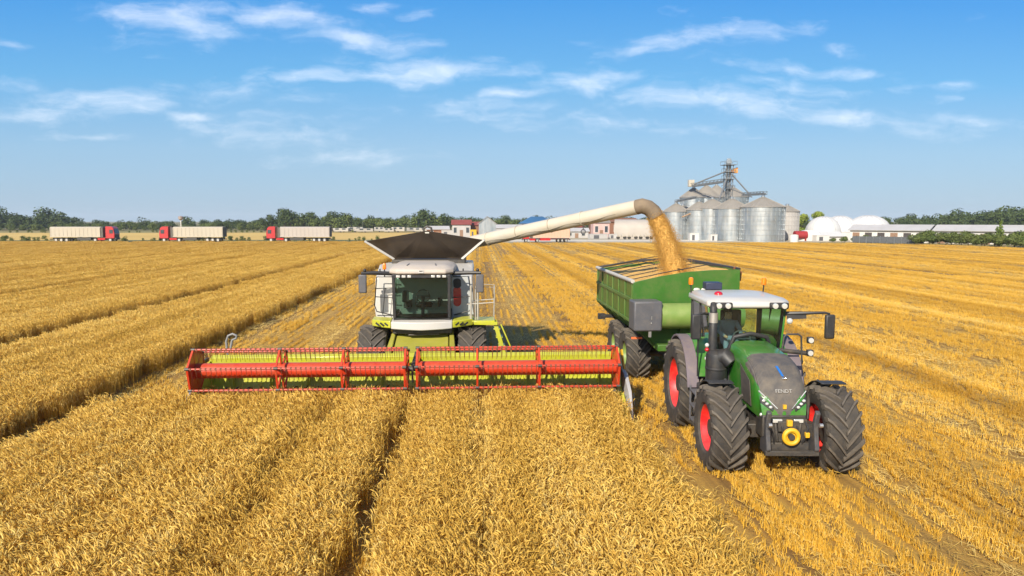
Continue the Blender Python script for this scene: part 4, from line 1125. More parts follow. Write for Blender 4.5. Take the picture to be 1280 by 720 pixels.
# ------------------------------------------------------------------ driver
def grown(name, joints, edges, mats, parent=None, pick=None, sub=2, root=0):
    me = bpy.data.meshes.new(name + '_skin')
    me.from_pydata([j[:3] for j in joints], edges, [])
    o = bpy.data.objects.new(name + '_skin', me); COL.objects.link(o)
    o.modifiers.new('skin', 'SKIN')
    for k, j in enumerate(joints):
        sv = me.skin_vertices[0].data[k]; sv.radius = (j[3], j[4] if len(j) > 4 else j[3]); sv.use_root = (k == root)
    sb = o.modifiers.new('sub', 'SUBSURF'); sb.levels = sub; sb.render_levels = sub
    bpy.context.view_layer.update()
    ev = bpy.data.meshes.new_from_object(o.evaluated_get(bpy.context.evaluated_depsgraph_get()))
    bpy.data.objects.remove(o)
    q = bpy.data.objects.new(name, ev); COL.objects.link(q)
    ev.materials.clear()
    for m in mats: ev.materials.append(m)
    if pick:
        for p in ev.polygons: p.material_index = pick(p.center)
    for p in ev.polygons: p.use_smooth = True
    if parent: q.parent = parent
    return q
SKIN = mat('skin', (.5, .28, .18), .5, 0, .08)
SHIRT = mat('blue_grey_shirt', (.2, .24, .32), .85, 0, .15, 6)
J = [(0, 1.28, 2.3, .16, .13), (0, 1.26, 2.5, .17, .12), (0, 1.22, 2.68, .18, .11), (0, 1.2, 2.78, .07), (0, 1.17, 2.86, .075, .085), (0, 1.16, 2.95, .085, .1), (0, 1.17, 3.02, .06),
     (-.2, 1.2, 2.7, .065), (-.27, 1.02, 2.5, .05), (-.17, .72, 2.42, .038), (-.15, .66, 2.42, .035),
     (.2, 1.2, 2.7, .065), (.27, 1.02, 2.5, .05), (.17, .72, 2.42, .038), (.15, .66, 2.42, .035),
     (-.12, 1.1, 2.26, .095), (-.14, .78, 2.24, .075), (-.14, .72, 1.9, .05), (.12, 1.1, 2.26, .095), (.14, .78, 2.24, .075), (.14, .72, 1.9, .05), (0, 1.06, 2.915, .02)]
E_ = [(0, 1), (1, 2), (2, 3), (3, 4), (4, 5), (5, 6), (2, 7), (7, 8), (8, 9), (9, 10), (2, 11), (11, 12), (12, 13), (13, 14), (0, 15), (15, 16), (16, 17), (0, 18), (18, 19), (19, 20), (4, 21)]
D = grown('person', J, E_, [SKIN, SHIRT], None, lambda c: 1 if (c.z < 2.79 and c.y > .745) or c.z < 2.3 else 0)
D.location = T.location + Vector((-.16, 0, -.12)); D.rotation_euler = T.rotation_euler
tag(D, 'driver in a blue-grey shirt seated at the wheel inside the tractor cab', 'person')
b = MB(); b.ball((0, 1.185, 2.985), (.098, .115, .085), 14, 8); b.obj('hair', mat('dark_hair', (.02, .015, .012), .7), D)
# ------------------------------------------------------------------ grain cart
CARTR = mat('dusty_green_paint', (.07, .145, .022), .5, 0, .1, 1.6, .5, (.24, .22, .08))
G = empty('grain_cart', (6.15, 22.0, 0))
tag(G, 'green chaser bin trailer behind the tractor being filled with grain', 'grain cart')
zl, zr, xl, xr = 3.2, 3.56, -1.58, 1.6
y0, y1 = -1.9, 4.1
def shell(t):
    return [(xl + t, zl), (xl + t, 2.0), (xl + .75 + t, 1.25 + t), (xr - .75 - t, 1.25 + t), (xr - t, 2.0), (xr - t, zr)]
b = MB()
o_, i_ = shell(0), shell(.06)
for k in range(5):
    b.loft([[(o_[k][0], y, o_[k][1]), (o_[k + 1][0], y, o_[k + 1][1]), (i_[k + 1][0], y, i_[k + 1][1]), (i_[k][0], y, i_[k][1])] for y in (y0, y1)])
hp = b.obj('hopper', CARTG, G, .008)
b = MB()
fp = [(xl, zl)] + [(xl + (xr - xl) * q, zl + (zr - zl) * q + .12 * math.sin(math.pi * q)) for q in (.25, .5, .75)] + [(xr, zr), (xr, 2.0), (xr - .75, 1.25), (xl + .75, 1.25), (xl, 2.0)]
b.prism(fp, 'y', y0 - .06, y0 - .003); b.obj('front_wall', CARTG, hp, .008)
b = MB(); b.prism([(xl, zl), (xr, zr), (xr, 2.0), (xr - .75, 1.25), (xl + .75, 1.25), (xl, 2.0)], 'y', y1 + .003, y1 + .06); b.obj('rear_wall', CARTG, hp, .008)
b = MB()
b.bounds(xl - .05, xl - .003, y0, y1, 2.62, 2.72); b.bounds(xl - .04, xl - .003, y0, y1, 1.98, 2.06)
for k in range(7):
    y = y0 + .05 + k * (y1 - y0 - .1) / 6
    b.bar((xl - .015, y, 1.98), (xl - .015, y, 3.14), .06, .03, (1, 0, 0)); b.bar((xl - .02, y, 1.98), (xl + .73, y, 1.22), .06, .08, (0, 1, 0))
b.obj('wall_rib', CARTR, hp, .006)
b = MB(); b.tube([(xl - .02, y0 - .05, zl + .03), (xl - .02, y1 + .05, zl + .03)], .06, 12); b.obj('rolled_tarp', mat('tarp_grey', (.42, .4, .36), .7, 0, .1), hp)
b = MB()
for k in range(7):
    y = y0 + .35 + k * .9
    b.tube([(xl + .02, y, zl + .05), (xl + 1.05, y, zl + .26), (xr - .9, y, zr + .12), (xr - .02, y, zr + .03)], .016, 6)
b.tube([(xr, y0, zr + .02), (xr, y1, zr + .02)], .04, 8); b.tube([(xl, y1, zl + .04), (0, y1, zl + .3), (xr, y1, zr + .02)], .04, 8); b.tube([(-.1, y0, zl + .36), (-.1, y1, zl + .3)], .018, 6)
b.obj('tarp_bow', BLACK, hp)
# folded unloading tube across the front with its dark chute box
b = MB(); b.tube([(-.9, -2.38, 2.26), (1.5, -2.38, 2.26)], .37, 32); b.obj('unloading_tube', CARTL, G, angle=40)
b = MB(); b.bounds(-1.72, -.9, -2.72, -2.02, 1.86, 2.72); b.obj('chute_box', GREY, G, .05)
b = MB(); b.ball((-1.22, -2.73, 2.1), .02, 8, 6); b.bounds(-1.3, -1.22, -2.74, -2.72, 1.7, 1.86); b.bounds(-1.22, -1.2, -2.735, -2.715, 2.2, 2.3); b.obj('box_latch', STEEL, G)
b = MB(); b.bounds(-.2, 1.3, -2.1, -1.9, 1.3, 1.95); b.bounds(-.9, .9, -2.3, -1.9, 1.2, 1.4); b.obj('gearbox', CARTG, G, .02)
for x in (.55, .78):
    b = MB(); b.ball((x - .55 + .3, -1.99, 2.98), (.1, .025, .055), 12, 6); b.obj('reflector', WHITE, G)
b = MB(); b.bounds(-1.62, -1.3, -1.99, -1.965, 1.52, 1.58); b.obj('warning_strip', mat('orange_strip', (.75, .14, .04), .5), G)
# chassis, axles, drawbar
b = MB()
for s in (-1, 1):
    b.bar((s * .5, -2.4, 1.05), (s * .5, 3.6, 1.05), .16, .24)
b.bar((0, -2.3, .98), (0, -4.3, .6), .22, .24); b.bar((-.5, -2.3, 1.0), (0, -3.4, .8), .12, .16); b.bar((.5, -2.3, 1.0), (0, -3.4, .8), .12, .16)
b.tube([(-1.2, -.5, .8), (1.2, -.5, .8)], .1, 10); b.tube([(-1.2, 1.35, .8), (1.2, 1.35, .8)], .1, 10)
b.bar((-.6, -.5, .95), (-.6, 1.35, .95), .14, .2); b.bar((.6, -.5, .95), (.6, 1.35, .95), .14, .2)
b.tube([(-.6, -2.5, .95), (-.6, -2.5, .1)], .05, 8); b.bounds(-.75, -.45, -2.6, -2.4, .03, .07)
b.obj('chassis', DARK, G, .01)
cw = make_wheel('cart_wheel', .82, .72, .36, CARTL, 18, G, .15, .05, .4); cw.location = (-1.2, -.5, .8)
more_wheel(cw, (1.2, -.5, .8), True, G); more_wheel(cw, (-1.2, 1.35, .8), False, G); more_wheel(cw, (1.2, 1.35, .8), True, G)
b = MB(); b.bounds(-1.75, -.7, 2.3, 2.5, 1.55, 1.66); b.bounds(-1.85, -1.6, 2.32, 2.48, 1.5, 1.7); b.obj('rear_bumper', BLACK, G, .01)
b = MB(); b.tube([(1.55, -1.6, 3.6), (1.75, -1.6, 3.45), (1.72, -1.6, 3.2)], .05, 8); b.obj('tarp_crank', mat('rusty_steel', (.2, .07, .03), .7, .1, .3, 5), G)
# ------------------------------------------------------------------ grain in the cart and falling into it
GRAIN = mat('grain', (.6, .35, .085), .8, 0, .25, 22, bmp=.4)
rnd = random.Random(9)
b = MB(); nx, ny = 26, 44; vs = []
for j in range(ny + 1):
    for i in range(nx + 1):
        x = xl + .07 + (xr - xl - .14) * i / nx; y = y0 + .01 + (y1 - y0 - .02) * j / ny
        d = math.hypot((x - .3) / 1.3, (y - .0) / 2.3)
        z = 3.1 + .4 * i / nx + .2 * max(0, 1 - d) + .02 * math.sin(x * 7 + y * 3) + rnd.uniform(-.006, .006)
        vs.append((x + 6.15, y + 22, z))
b.add(vs, [(j * (nx + 1) + i, j * (nx + 1) + i + 1, (j + 1) * (nx + 1) + i + 1, (j + 1) * (nx + 1) + i) for j in range(ny) for i in range(nx)])
gh = b.obj('grain_heap', GRAIN); tag(gh, 'heap of harvested golden grain filling the green cart', 'grain', kind='stuff')
b = MB(); rings = []; v0 = Vector((1.9, -.25, -3.0)); S = SPEND - Vector((0.1, -.02, -.16))
for k in range(40):
    t = k * .0105; c = S + v0 * t + Vector((0, 0, -4.9 * t * t))
    if c.z < 3.2: break
    d = (v0 + Vector((0, 0, -9.8 * t))).normalized(); s = d.cross(Vector((0, 1, 0))).normalized(); u = s.cross(d)
    rad = .205 + .085 * min(1, t / .35)
    rings.append([c + (s * math.cos(a) + u * math.sin(a)) * rad * (.95 + .05 * math.sin(3 * a + k * .7) + rnd.uniform(-.03, .03)) for a in [2 * math.pi * q / 22 for q in range(22)]])
    for q in range(260 + 10 * k):
        a = rnd.uniform(0, 6.28); rr = rad * (.9 + abs(rnd.gauss(0, .13 + .014 * k)))
        p = c + (s * math.cos(a) + u * math.sin(a)) * rr + d * rnd.uniform(-.06, .06); e = rnd.uniform(.006, .012)
        b.add([p + Vector((e, 0, 0)), p + Vector((-e, 0, e)), p + Vector((0, e, -e)), p + Vector((0, -e, e))], [(0, 1, 2), (0, 2, 3), (0, 3, 1), (1, 3, 2)])
b.loft(rings)
gs = b.obj('grain_stream', GRAIN, angle=80, fix=False); tag(gs, 'stream of golden grain pouring from the auger spout into the cart', 'grain', kind='stuff')

# ------------------------------------------------------------------ silos
def galv():
    m, nt, p = nodes_of('galvanised_sheet')
    n = noise(nt, 1.0, 4, 0.5, (1.2, 1.2, .25)); n2 = noise(nt, .6, 3)
    c = ramp(nt, n, [(.3, (.33, .37, .4)), (.7, (.56, .57, .57))])
    c = nmix(nt, rng(nt, n2, .5, .75, 0, .35), c, (.42, .36, .28))
    nt.links.new(c, p.inputs['Base Color']); p.inputs['Metallic'].default_value = .8; p.inputs['Roughness'].default_value = .36
    return m
GALV = galv()
ROOFM = mat('silo_roof_sheet', (.27, .25, .225), .6, .2, .1, .8, .3)
CONC = mat('pale_grey_wall', (.36, .34, .32), .8, 0, .08, .8)
def silo(x, y, r, eave, apex, label, wallm=GALV, roofm=ROOFM):
    s = empty('grain_silo', (x, y, 0)); tag(s, label, 'silo', 'grain silos of the elevator')
    b = MB(); prof = [(0, r)]
    k = 0; z = .3
    while z < eave:
        prof += [(z, r), (z + .06, r + .05), (z + .32, r + .05), (z + .38, r)]; z += 1.15
    prof.append((eave, r)); b.lathe(prof, axis='z', n=64)
    for q in range(28):
        a = 2 * math.pi * q / 28; b.bar(((r + .06) * math.cos(a), (r + .06) * math.sin(a), 0), ((r + .06) * math.cos(a), (r + .06) * math.sin(a), eave), .12, .12, (math.cos(a), math.sin(a), 0))
    b.obj('wall', wallm, s, angle=20)
    b = MB(); b.lathe([(eave - .05, r + .25), (eave + .05, r + .25), (apex - .3, .5), (apex - .3, .01)], axis='z', n=64)
    for q in range(32):
        a = 2 * math.pi * q / 32; b.bar(((r + .25) * math.cos(a), (r + .25) * math.sin(a), eave + .09), (.5 * math.cos(a), .5 * math.sin(a), apex - .26), .07, .08)
    rf = b.obj('roof', roofm, s, angle=15)
    b = MB(); b.lathe([(apex - .4, .45), (apex + .1, .45), (apex + .25, .3), (apex + .25, .01)], axis='z', n=16); b.obj('roof_cap', GALV, rf)
    b = MB()
    for dx in (-.2, .2):
        b.bar((r * .6 + dx, -r * .82, 0), (r * .6 + dx, -r * .82, eave), .05)
    for q in range(int(eave / .4)):
        b.bar((r * .6 - .2, -r * .82, .3 + q * .4), (r * .6 + .2, -r * .82, .3 + q * .4), .04)
    b.obj('ladder', GALV, s)
    return s
silo(69.9, 167.5, 5.2, 8.3, 11.0, 'widest galvanised silo at the front beside the white tank')
silo(64.4, 173.5, 4.5, 8.0, 10.8, 'galvanised silo just behind and left of the widest front silo')
silo(61.6, 180, 4.2, 8.2, 10.9, 'middle galvanised silo of the front row right of the conveyor legs')
silo(58.4, 181, 3.3, 7.8, 10.2, 'galvanised silo left of the slanting conveyor leg')
silo(53.0, 183.5, 3.3, 7.4, 9.8, 'outermost galvanised silo at the left end of the front row')
silo(56.2, 188, 2.4, 7.7, 9.4, 'slim galvanised silo half hidden behind the outermost one')
silo(81.0, 178.5, 3.0, 7.4, 9.2, 'plain grey silo with pale walls at the right end', CONC)
silo(64.7, 206, 3.9, 11.9, 15.0, 'tall silo at the left of the back row under the catwalk end')
silo(68.9, 207, 4.6, 11.9, 15.8, 'tall silo of the back row nearest left of the tower')
silo(73.0, 210, 4.4, 12.0, 16.0, 'tall silo of the back row directly behind the elevator tower')
silo(76.7, 206, 4.5, 12.1, 15.2, 'tall silo at the right end of the back row')
# elevator tower with catwalks and spouts
E_T = empty('elevator_tower', (68.2, 187, 0)); tag(E_T, 'dark lattice grain elevator tower rising above the silos with catwalks', 'elevator tower')
TS = mat('tower_steel', (.2, .21, .22), .5, .4, .15, 1, .3)
b = MB(); h = 20.0; w = .95
for sx in (-1, 1):
    for sy in (-1, 1):
        b.bar((sx * w, sy * w, 0), (sx * w, sy * w, h), .16)
z = 0
while z < h - 1:
    for s in (-1, 1):
        b.bar((-w, s * w, z), (w, s * w, z + 1.6), .08); b.bar((s * w, -w, z + 1.6), (s * w, w, z), .08); b.bar((-w, s * w, z), (w, s * w, z), .1); b.bar((s * w, -w, z), (s * w, w, z), .1)
    z += 1.6
for s in (-1, 1):
    b.bounds(s * .35 - .22, s * .35 + .22, -.25, .25, 0, 21)
tf = b.obj('lattice', TS, E_T)
for z in (13.6, 16.2, 18.1, 20.0):
    b = MB(); e = 1.7 if z > 19 else 1.4
    b.bounds(-e, e, -e, e, z, z + .12)
    for sx in (-1, 1):
        b.bar((sx * e, -e, z + 1), (sx * e, e, z + 1), .07); b.bar((-e, sx * e, z + 1), (e, sx * e, z + 1), .07)
        for sy in (-1, 1): b.bar((sx * e, sy * e, z), (sx * e, sy * e, z + 1), .07)
    b.obj('platform', TS, E_T)
b = MB(); b.bounds(-.7, .7, -.5, .5, 20.4, 21.3); b.bounds(-.5, .5, -.4, .4, 21.3, 21.8); b.obj('head_housing', GALV, E_T, .05)
b = MB(); b.bounds(.9, 2.4, -.6, .6, 17.9, 18.7); b.box((1.8, 0, 18.9), (1.4, 1.0, .5), rotm(0, -.5, 0)); b.obj('motor_cover', mat('orange_cover', (.6, .26, .06), .6), E_T, .03)
def truss(name, p0, p1, hgt, parent, m=TS):
    b = MB(); p0 = Vector(p0); p1 = Vector(p1); n = max(3, int((p1 - p0).length / 1.4)); u = Vector((0, 0, hgt)); dv = (p1 - p0) / n
    side = (p1 - p0).cross(Vector((0, 0, 1))).normalized() * .5
    for s in (side, -side):
        b.bar(p0 + s, p1 + s, .12); b.bar(p0 + s + u, p1 + s + u, .1)
        for k in range(n + 1):
            b.bar(p0 + s + dv * k, p0 + s + dv * k + u, .07)
            if k < n: b.bar(p0 + s + dv * k, p0 + s + dv * (k + 1) + u, .06)
    b.bar(p0 + u * .35, p1 + u * .35, .5, .4)
    return b.obj(name, m, parent)
truss('catwalk', (-5.2, 16, 14.9), (.2, 4, 15.6), 1.0, E_T)
truss('catwalk', (1.2, -8, 11.5), (2.6, -18.6, 11.4), .8, E_T)
truss('catwalk', (-15.5, -4, 9.9), (-9.5, -2, 11.0), .6, E_T)
b = MB(); b.bounds(-6.0, -4.4, 15.5, 17, 15.0, 17.0); b.obj('conveyor_head', CREAM, E_T, .05)
b = MB()
b.tube([(-.8, -.8, 18.4), (-7.5, 6, 15.2)], .2, 8); b.tube([(.8, -.5, 17.5), (5.4, -2, 12.0)], .2, 8); b.tube([(-.9, -1, 16.2), (-4.5, -6.5, 10.9), (-6.8, -9.5, 8.2), (-7.4, -10, 4), (-7.4, -10, 0)], .22, 8)
b.tube([(-1.1, -1, 15.4), (-5.0, -7.0, 10.0), (-7.1, -10.2, 6.8)], .16, 8); b.tube([(.6, -.9, 13.6), (3.5, -8, 11.2)], .16, 8)
b.obj('spout_pipe', TS, E_T)
b = MB(); b.tube([(-14.8, -7.8, 6), (-12.3, -7.6, 7.0)], .18, 8); b.obj('spout_pipe', mat('rust_pipe', (.3, .19, .11), .7), E_T)
# ------------------------------------------------------------------ domes, tents, long sheds
MEMB = mat('white_membrane', (.5, .495, .49), .5, 0, .04, .4, .2, (.6, .56, .5))
SHEDW = mat('white_shed_wall', (.52, .5, .47), .7, 0, .06, .6, .25, (.55, .48, .38))
SHEDR = mat('grey_sheet_roof', (.42, .41, .41), .6, .1, .1, .3, .4, (.4, .34, .28))
def dome(x, y, r, zb, zt, label):
    d = empty('storage_dome', (x, y, 0)); tag(d, label, 'dome', 'white storage domes')
    b = MB(); b.lathe([(0, r * .98), (zb, r * .98)], axis='z', n=40); b.obj('base_wall', SHEDW, d, angle=20)
    b = MB(); b.lathe([(zb + .01 + (zt - zb) * math.sin(t), max(.01, r * math.cos(t))) for t in [R(90) * k / 10 for k in range(11)]], axis='z', n=40); mm = b.obj('membrane', MEMB, d, angle=60)
    b = MB()
    for q in range(14):
        a = 2 * math.pi * q / 14
        b.tube([((r + .03) * math.cos(t) * math.cos(a), (r + .03) * math.cos(t) * math.sin(a), zb + .02 + (zt - zb + .03) * math.sin(t)) for t in [R(90) * k / 8 for k in range(9)]], .05, 5)
    b.obj('rib', mat('membrane_rib', (.36, .36, .37), .6), mm)
dome(90.2, 177, 4.4, 1.9, 6.1, 'leftmost white dome beside the two small trees')
dome(95.4, 178.5, 4.6, 2.1, 6.3, 'white storage dome in the middle of the three')
dome(101.6, 176, 5.2, 2.6, 6.4, 'widest white storage dome at the right of the three')
def tent(name, x, y, L, W, h, label, cat, roofm, wallm, rz=0, ridge=.45, arch=False, group=None):
    t = empty(name, (x, y, 0), rz); tag(t, label, cat, group)
    b = MB()
    if arch:
        pr_ = [(-W / 2, 0), (-W / 2, h * .5)] + [(-W / 2 * math.cos(a), h * .5 + h * .5 * math.sin(a)) for a in [math.pi * k / 8 for k in range(1, 8)]] + [(W / 2, h * .5), (W / 2, 0)]
        b.prism(pr_, 'x', -L / 2, L / 2); b.obj('canopy', roofm, t, angle=50)
        b = MB(); b.prism([(p * .7, q * .72) for p, q in pr_], 'x', -L / 2 - .06, -L / 2 - .01); b.obj('door', wallm, t)
    else:
        b.bounds(-L / 2, L / 2, -W / 2, W / 2, 0, h * (1 - ridge)); b.prism([(-W / 2, h * (1 - ridge)), (W / 2, h * (1 - ridge)), (0, h - .1)], 'x', -L / 2, L / 2); wl = b.obj('wall', wallm, t)
        b = MB(); e = .35; k = h * ridge / (W / 2)
        for s in (-1, 1):
            q = [(-L / 2 - e, s * (W / 2 + e), h * (1 - ridge) - e * k + .03), (L / 2 + e, s * (W / 2 + e), h * (1 - ridge) - e * k + .03), (L / 2 + e, 0, h + .03), (-L / 2 - e, 0, h + .03)]
            b.slab(q if s < 0 else q[::-1], .12)
        b.obj('roof', roofm, t)
        return t, wl
    return t
tent('storage_tent', 83.2, 171, 5.5, 5, 2.7, 'small white arched tent left of the domes', 'tent', MEMB, SHEDW, R(70), arch=True)
tent('storage_tent', 87.5, 170, 6.5, 4, 2.2, 'low white tent in front of the leftmost dome', 'tent', MEMB, SHEDW, R(10))
# long sheds along the hedge
def long_shed(x, y, L, rz, label, n):
    s = empty('livestock_shed', (x, y, 0), rz); tag(s, label, 'shed', 'long white sheds')
    b = MB(); b.bounds(-L / 2, L / 2, -3, 3, 0, 2.75); b.prism([(-3, 2.75), (3, 2.75), (0, 3.85)], 'x', -L / 2, L / 2); b.obj('wall', SHEDW, s)
    b = MB()
    for sg in (-1, 1):
        q = [(-L / 2 - .4, sg * 3.5, 2.68), (L / 2 + .4, sg * 3.5, 2.68), (L / 2 + .4, 0, 4.0), (-L / 2 - .4, 0, 4.0)]
        b.slab(q if sg < 0 else q[::-1], .14)
    b.obj('roof', SHEDR, s)
    for k in range(n):
        px = -L / 2 + (k + .5) * L / n
        b = MB(); wdt = L / n * .28
        b.bounds(px - wdt, px + wdt, -3.06, -2.9, .7 if k % 3 else 0, 2.2); b.obj('window' if k % 3 else 'door', mat('dark_opening', (.06, .05, .045), .4) if k % 3 else mat('brown_door', (.22, .13, .08), .7), s)
rzs = math.atan2(139 - 168, 117 - 93)
long_shed(98.6, 160.5, 17, rzs, 'nearest white shed with a grey roof beside the widest dome', 6)
long_shed(110.3, 146.5, 17, rzs, 'white shed with a grey roof in the middle of the hedge row', 6)
long_shed(123.0, 131.3, 20, rzs, 'white shed at the far right behind the small conifer', 7)
# dark screen fence
p0 = Vector((86, 155, 0)); p1 = Vector((95.5, 144, 0))
f_ = empty('screen_fence', p0); tag(f_, 'dark grey screen fence in front of the white sheds', 'fence')
fb = MB(); fb.bar(Vector((0, 0, .8)), p1 - p0 + Vector((0, 0, .8)), .06, 1.4); fb.obj('screen', mat('dark_screen', (.075, .08, .085), .7), f_)
for k in range(11):
    fb = MB(); q = (p1 - p0) * k / 10; fb.bar(q, q + Vector((0, 0, 1.6)), .12); fb.obj('post', GALV, f_)
# ------------------------------------------------------------------ houses and halls behind the field
WOODT = mat('brown_cladding', (.2, .09, .05), .8, 0, .2, .5)
REDROOF = mat('red_tiles', (.2, .045, .035), .8, 0, .15, .5)
BLUER = mat('blue_sheet_roof', (.04, .12, .24), .5, 0, .1, .3)
PALEW = mat('pale_render', (.38, .36, .345), .8, 0, .08, .5)
def house(name, x, y, L, W, h, label, cat, roofm, wallm, rz=0, ridge=.35, wins=(), door=True):
    t, wl = tent(name, x, y, L, W, h, label, cat, roofm, wallm, rz, ridge)
    wh = h * (1 - ridge)
    for k, px in enumerate(wins):
        b = MB(); b.bounds(px - .45, px + .45, -W / 2 - .05, -W / 2 + .05, wh * .35, wh * .75); w_ = b.obj('window', mat('dark_pane', (.05, .06, .07), .15), t)
        b = MB()
        b.bounds(px - .55, px + .55, -W / 2 - .08, -W / 2 + .02, wh * .30, wh * .34); b.bounds(px - .55, px - .46, -W / 2 - .08, -W / 2 + .02, wh * .34, wh * .77); b.bounds(px + .46, px + .55, -W / 2 - .08, -W / 2 + .02, wh * .34, wh * .77); b.bounds(px - .55, px + .55, -W / 2 - .08, -W / 2 + .02, wh * .77, wh * .8)
        b.obj('frame', WHITE, w_)
    if door:
        b = MB(); b.bounds(-.5, .5, -W / 2 - .05, -W / 2 + .05, 0, min(2.2, wh * .7)); b.obj('door', mat('brown_door', (.22, .13, .08), .7), t)
    return t
house('house', -4.9, 216, 5.6, 6, 5.2, 'pale house with a red roof left of the peaked grey building', 'house', REDROOF, PALEW, 0, .25, (-1.9, 1.9))
house('annex', -1.0, 219, 3.0, 5, 4.6, 'dark red wooden annex beside the red roofed house', 'annex', REDROOF, WOODT, 0, .2, ())
house('silo_house', 2.9, 206, 5.0, 5, 6.2, 'peaked grey metal building between the houses', 'building', ROOFM, GALV, R(90), .32, (), True)
hh = empty('hall', (22.5, 262, 0)); tag(hh, 'hall with a blue hipped roof behind the auger tube', 'hall')
b = MB(); b.bounds(-6.2, 6.2, -5, 5, 0, 4.1); b.obj('wall', PALEW, hh)
b = MB(); b.loft([[(-6.8, -5.6, 4.0), (6.8, -5.6, 4.0), (6.8, 5.6, 4.0), (-6.8, 5.6, 4.0)], [(-2.2, -.1, 6.6), (2.2, -.1, 6.6), (2.2, .1, 6.6), (-2.2, .1, 6.6)]]); b.obj('roof', BLUER, hh)
for q in (-4, 0, 4):
    b = MB(); b.bounds(q - .6, q + .6, -5.06, -4.95, 1.2, 2.6); b.obj('window', mat('dark_pane', (.05, .06, .07), .15), hh)
house('barn', 45.5, 232, 15, 9, 5.8, 'long reddish brown barn behind the auger spout', 'barn', WOODT, WOODT, 0, .2, (-5, 0, 5))
house('office', 38.0, 214, 5, 5, 5.2, 'narrow pink and grey office left of the brown barn', 'office', ROOFM, mat('pink_render', (.5, .33, .3), .8), 0, .15, (-1.5, 1.5))
tent('fabric_hall', 45.6, 196, 13, 8, 5.4, 'beige fabric hall with an arched front beside the silos', 'fabric hall', mat('beige_fabric', (.36, .32, .28), .7, 0, .08, .4), mat('pale_end', (.62, .58, .52), .7), R(-12), arch=True)
for k, (x, y, L, W, h, rm, wm, lab) in enumerate([(10.5, 238, 9, 6, 3.6, SHEDR, PALEW, 'low grey shed right of the peaked grey building'), (31.5, 236, 8, 6, 4.2, REDROOF, WOODT, 'brown shed with a dark red roof behind the auger tube'), (-13, 228, 7, 5, 3.2, SHEDR, WOODT, 'low brown shed at the far left of the farmyard'), (29.0, 204, 7, 4, 2.8, SHEDR, PALEW, 'small open pale shed behind the short lorry'), (57.0, 226, 6, 6, 4.6, SHEDR, WOODT, 'brown shed right of the long barn')]):
    house('shed', x, y, L, W, h, lab, 'shed', rm, wm, rnd.uniform(-.1, .1), .3, (-L * .28, L * .28))
# white tank, clutter
b = MB(); b.lathe([(0, .95), (1.5, .95), (1.7, .85), (1.8, .3), (1.8, .01)], axis='z', n=24); o = b.obj('water_tank', SHEDW); o.location = (74.8, 160.5, 0); tag(o, 'white water tank standing before the widest silo', 'tank')
b = MB(); b.lathe([(-1.6, .01), (-1.5, 1.0), (1.5, 1.0), (1.6, .01)], axis='x', n=24); b.bounds(-1.2, -1, -.8, .8, -1.4, -.5); b.bounds(1, 1.2, -.8, .8, -1.4, -.5); o = b.obj('fuel_drum', mat('maroon_drum', (.28, .02, .02), .5)); o.location = (80.3, 169.0, 1.5); tag(o, 'dark red cylindrical tank right of the widest silo', 'tank')
rnd = random.Random(17)
for k, (x, y, w, d, h, c, lab) in enumerate([(54.0, 171, 2.2, 1.6, 1.9, SHEDW, 'pale container at the left foot of the silos'), (58.2, 169, 1.7, 1.4, 1.6, SHEDW, 'small white crate in front of the silo left of the conveyor leg'), (32.8, 188, 5, 2, 1.4, PALEW, 'long white container beside the track'), (37.4, 190, 2.4, 2, 1.3, PALEW, 'white wrapped stack beside the beige fabric hall'), (83.8, 165.5, 3.4, 1.8, 1.4, SHEDW, 'white container left of the low tent'), (-9.0, 206, 3.2, 2.2, 2.2, PALEW, 'grey cabin at the left of the red roofed house'), (-1.2, 201, 1.8, 1.4, 2.4, YEL, 'yellow machine cabin between house and peaked building')]):
    o_ = empty('container', (x, y, 0), rnd.uniform(-.2, .2)); tag(o_, lab, 'container')
    b = MB(); b.bounds(-w / 2, w / 2, -d / 2, d / 2, .12, h); bx = b.obj('body', c, o_, .04)
    b = MB(); b.bounds(-w / 2 - .04, w / 2 + .04, -d / 2 - .04, d / 2 + .04, h, h + .08); b.bounds(-w / 2, w / 2, -d / 2 + .1, d / 2 - .1, 0, .12); b.obj('lid', c, o_)
    b = MB(); b.bounds(-.3 * w, .0, -d / 2 - .03, -d / 2, .2, h * .8); b.obj('door', GREY, o_)
# machines in front of the fabric hall
for k in range(5):
    o_ = empty('farm_implement', (38.6 + k * 3.1, 184.5 + .5 * (k % 2), 0), rnd.uniform(-.3, .3))
    tag(o_, 'dark farm implement parked along the front of the beige hall', 'implement', 'implements parked before the beige hall')
    b = MB(); b.bar((-1.2, 0, .8), (1.2, 0, .9), .2); b.bar((-1.0, 0, .8), (-1.1, 0, 1.9), .12); b.bar((1.0, 0, .8), (.3, 0, 1.7), .12); b.bar((0, -.8, .6), (0, .8, 1.3), .14); b.obj('frame', mat('implement_paint', (.3, .26, .2), .6, 0, .3, .8), o_)
    for sx in (-1, 1):
        b = MB(); b.lathe([(-.14, .3), (-.16, .5), (.16, .5), (.14, .3)], (sx * .9, .4, .5), 'y', 16); b.obj('wheel', RUBBER, o_)
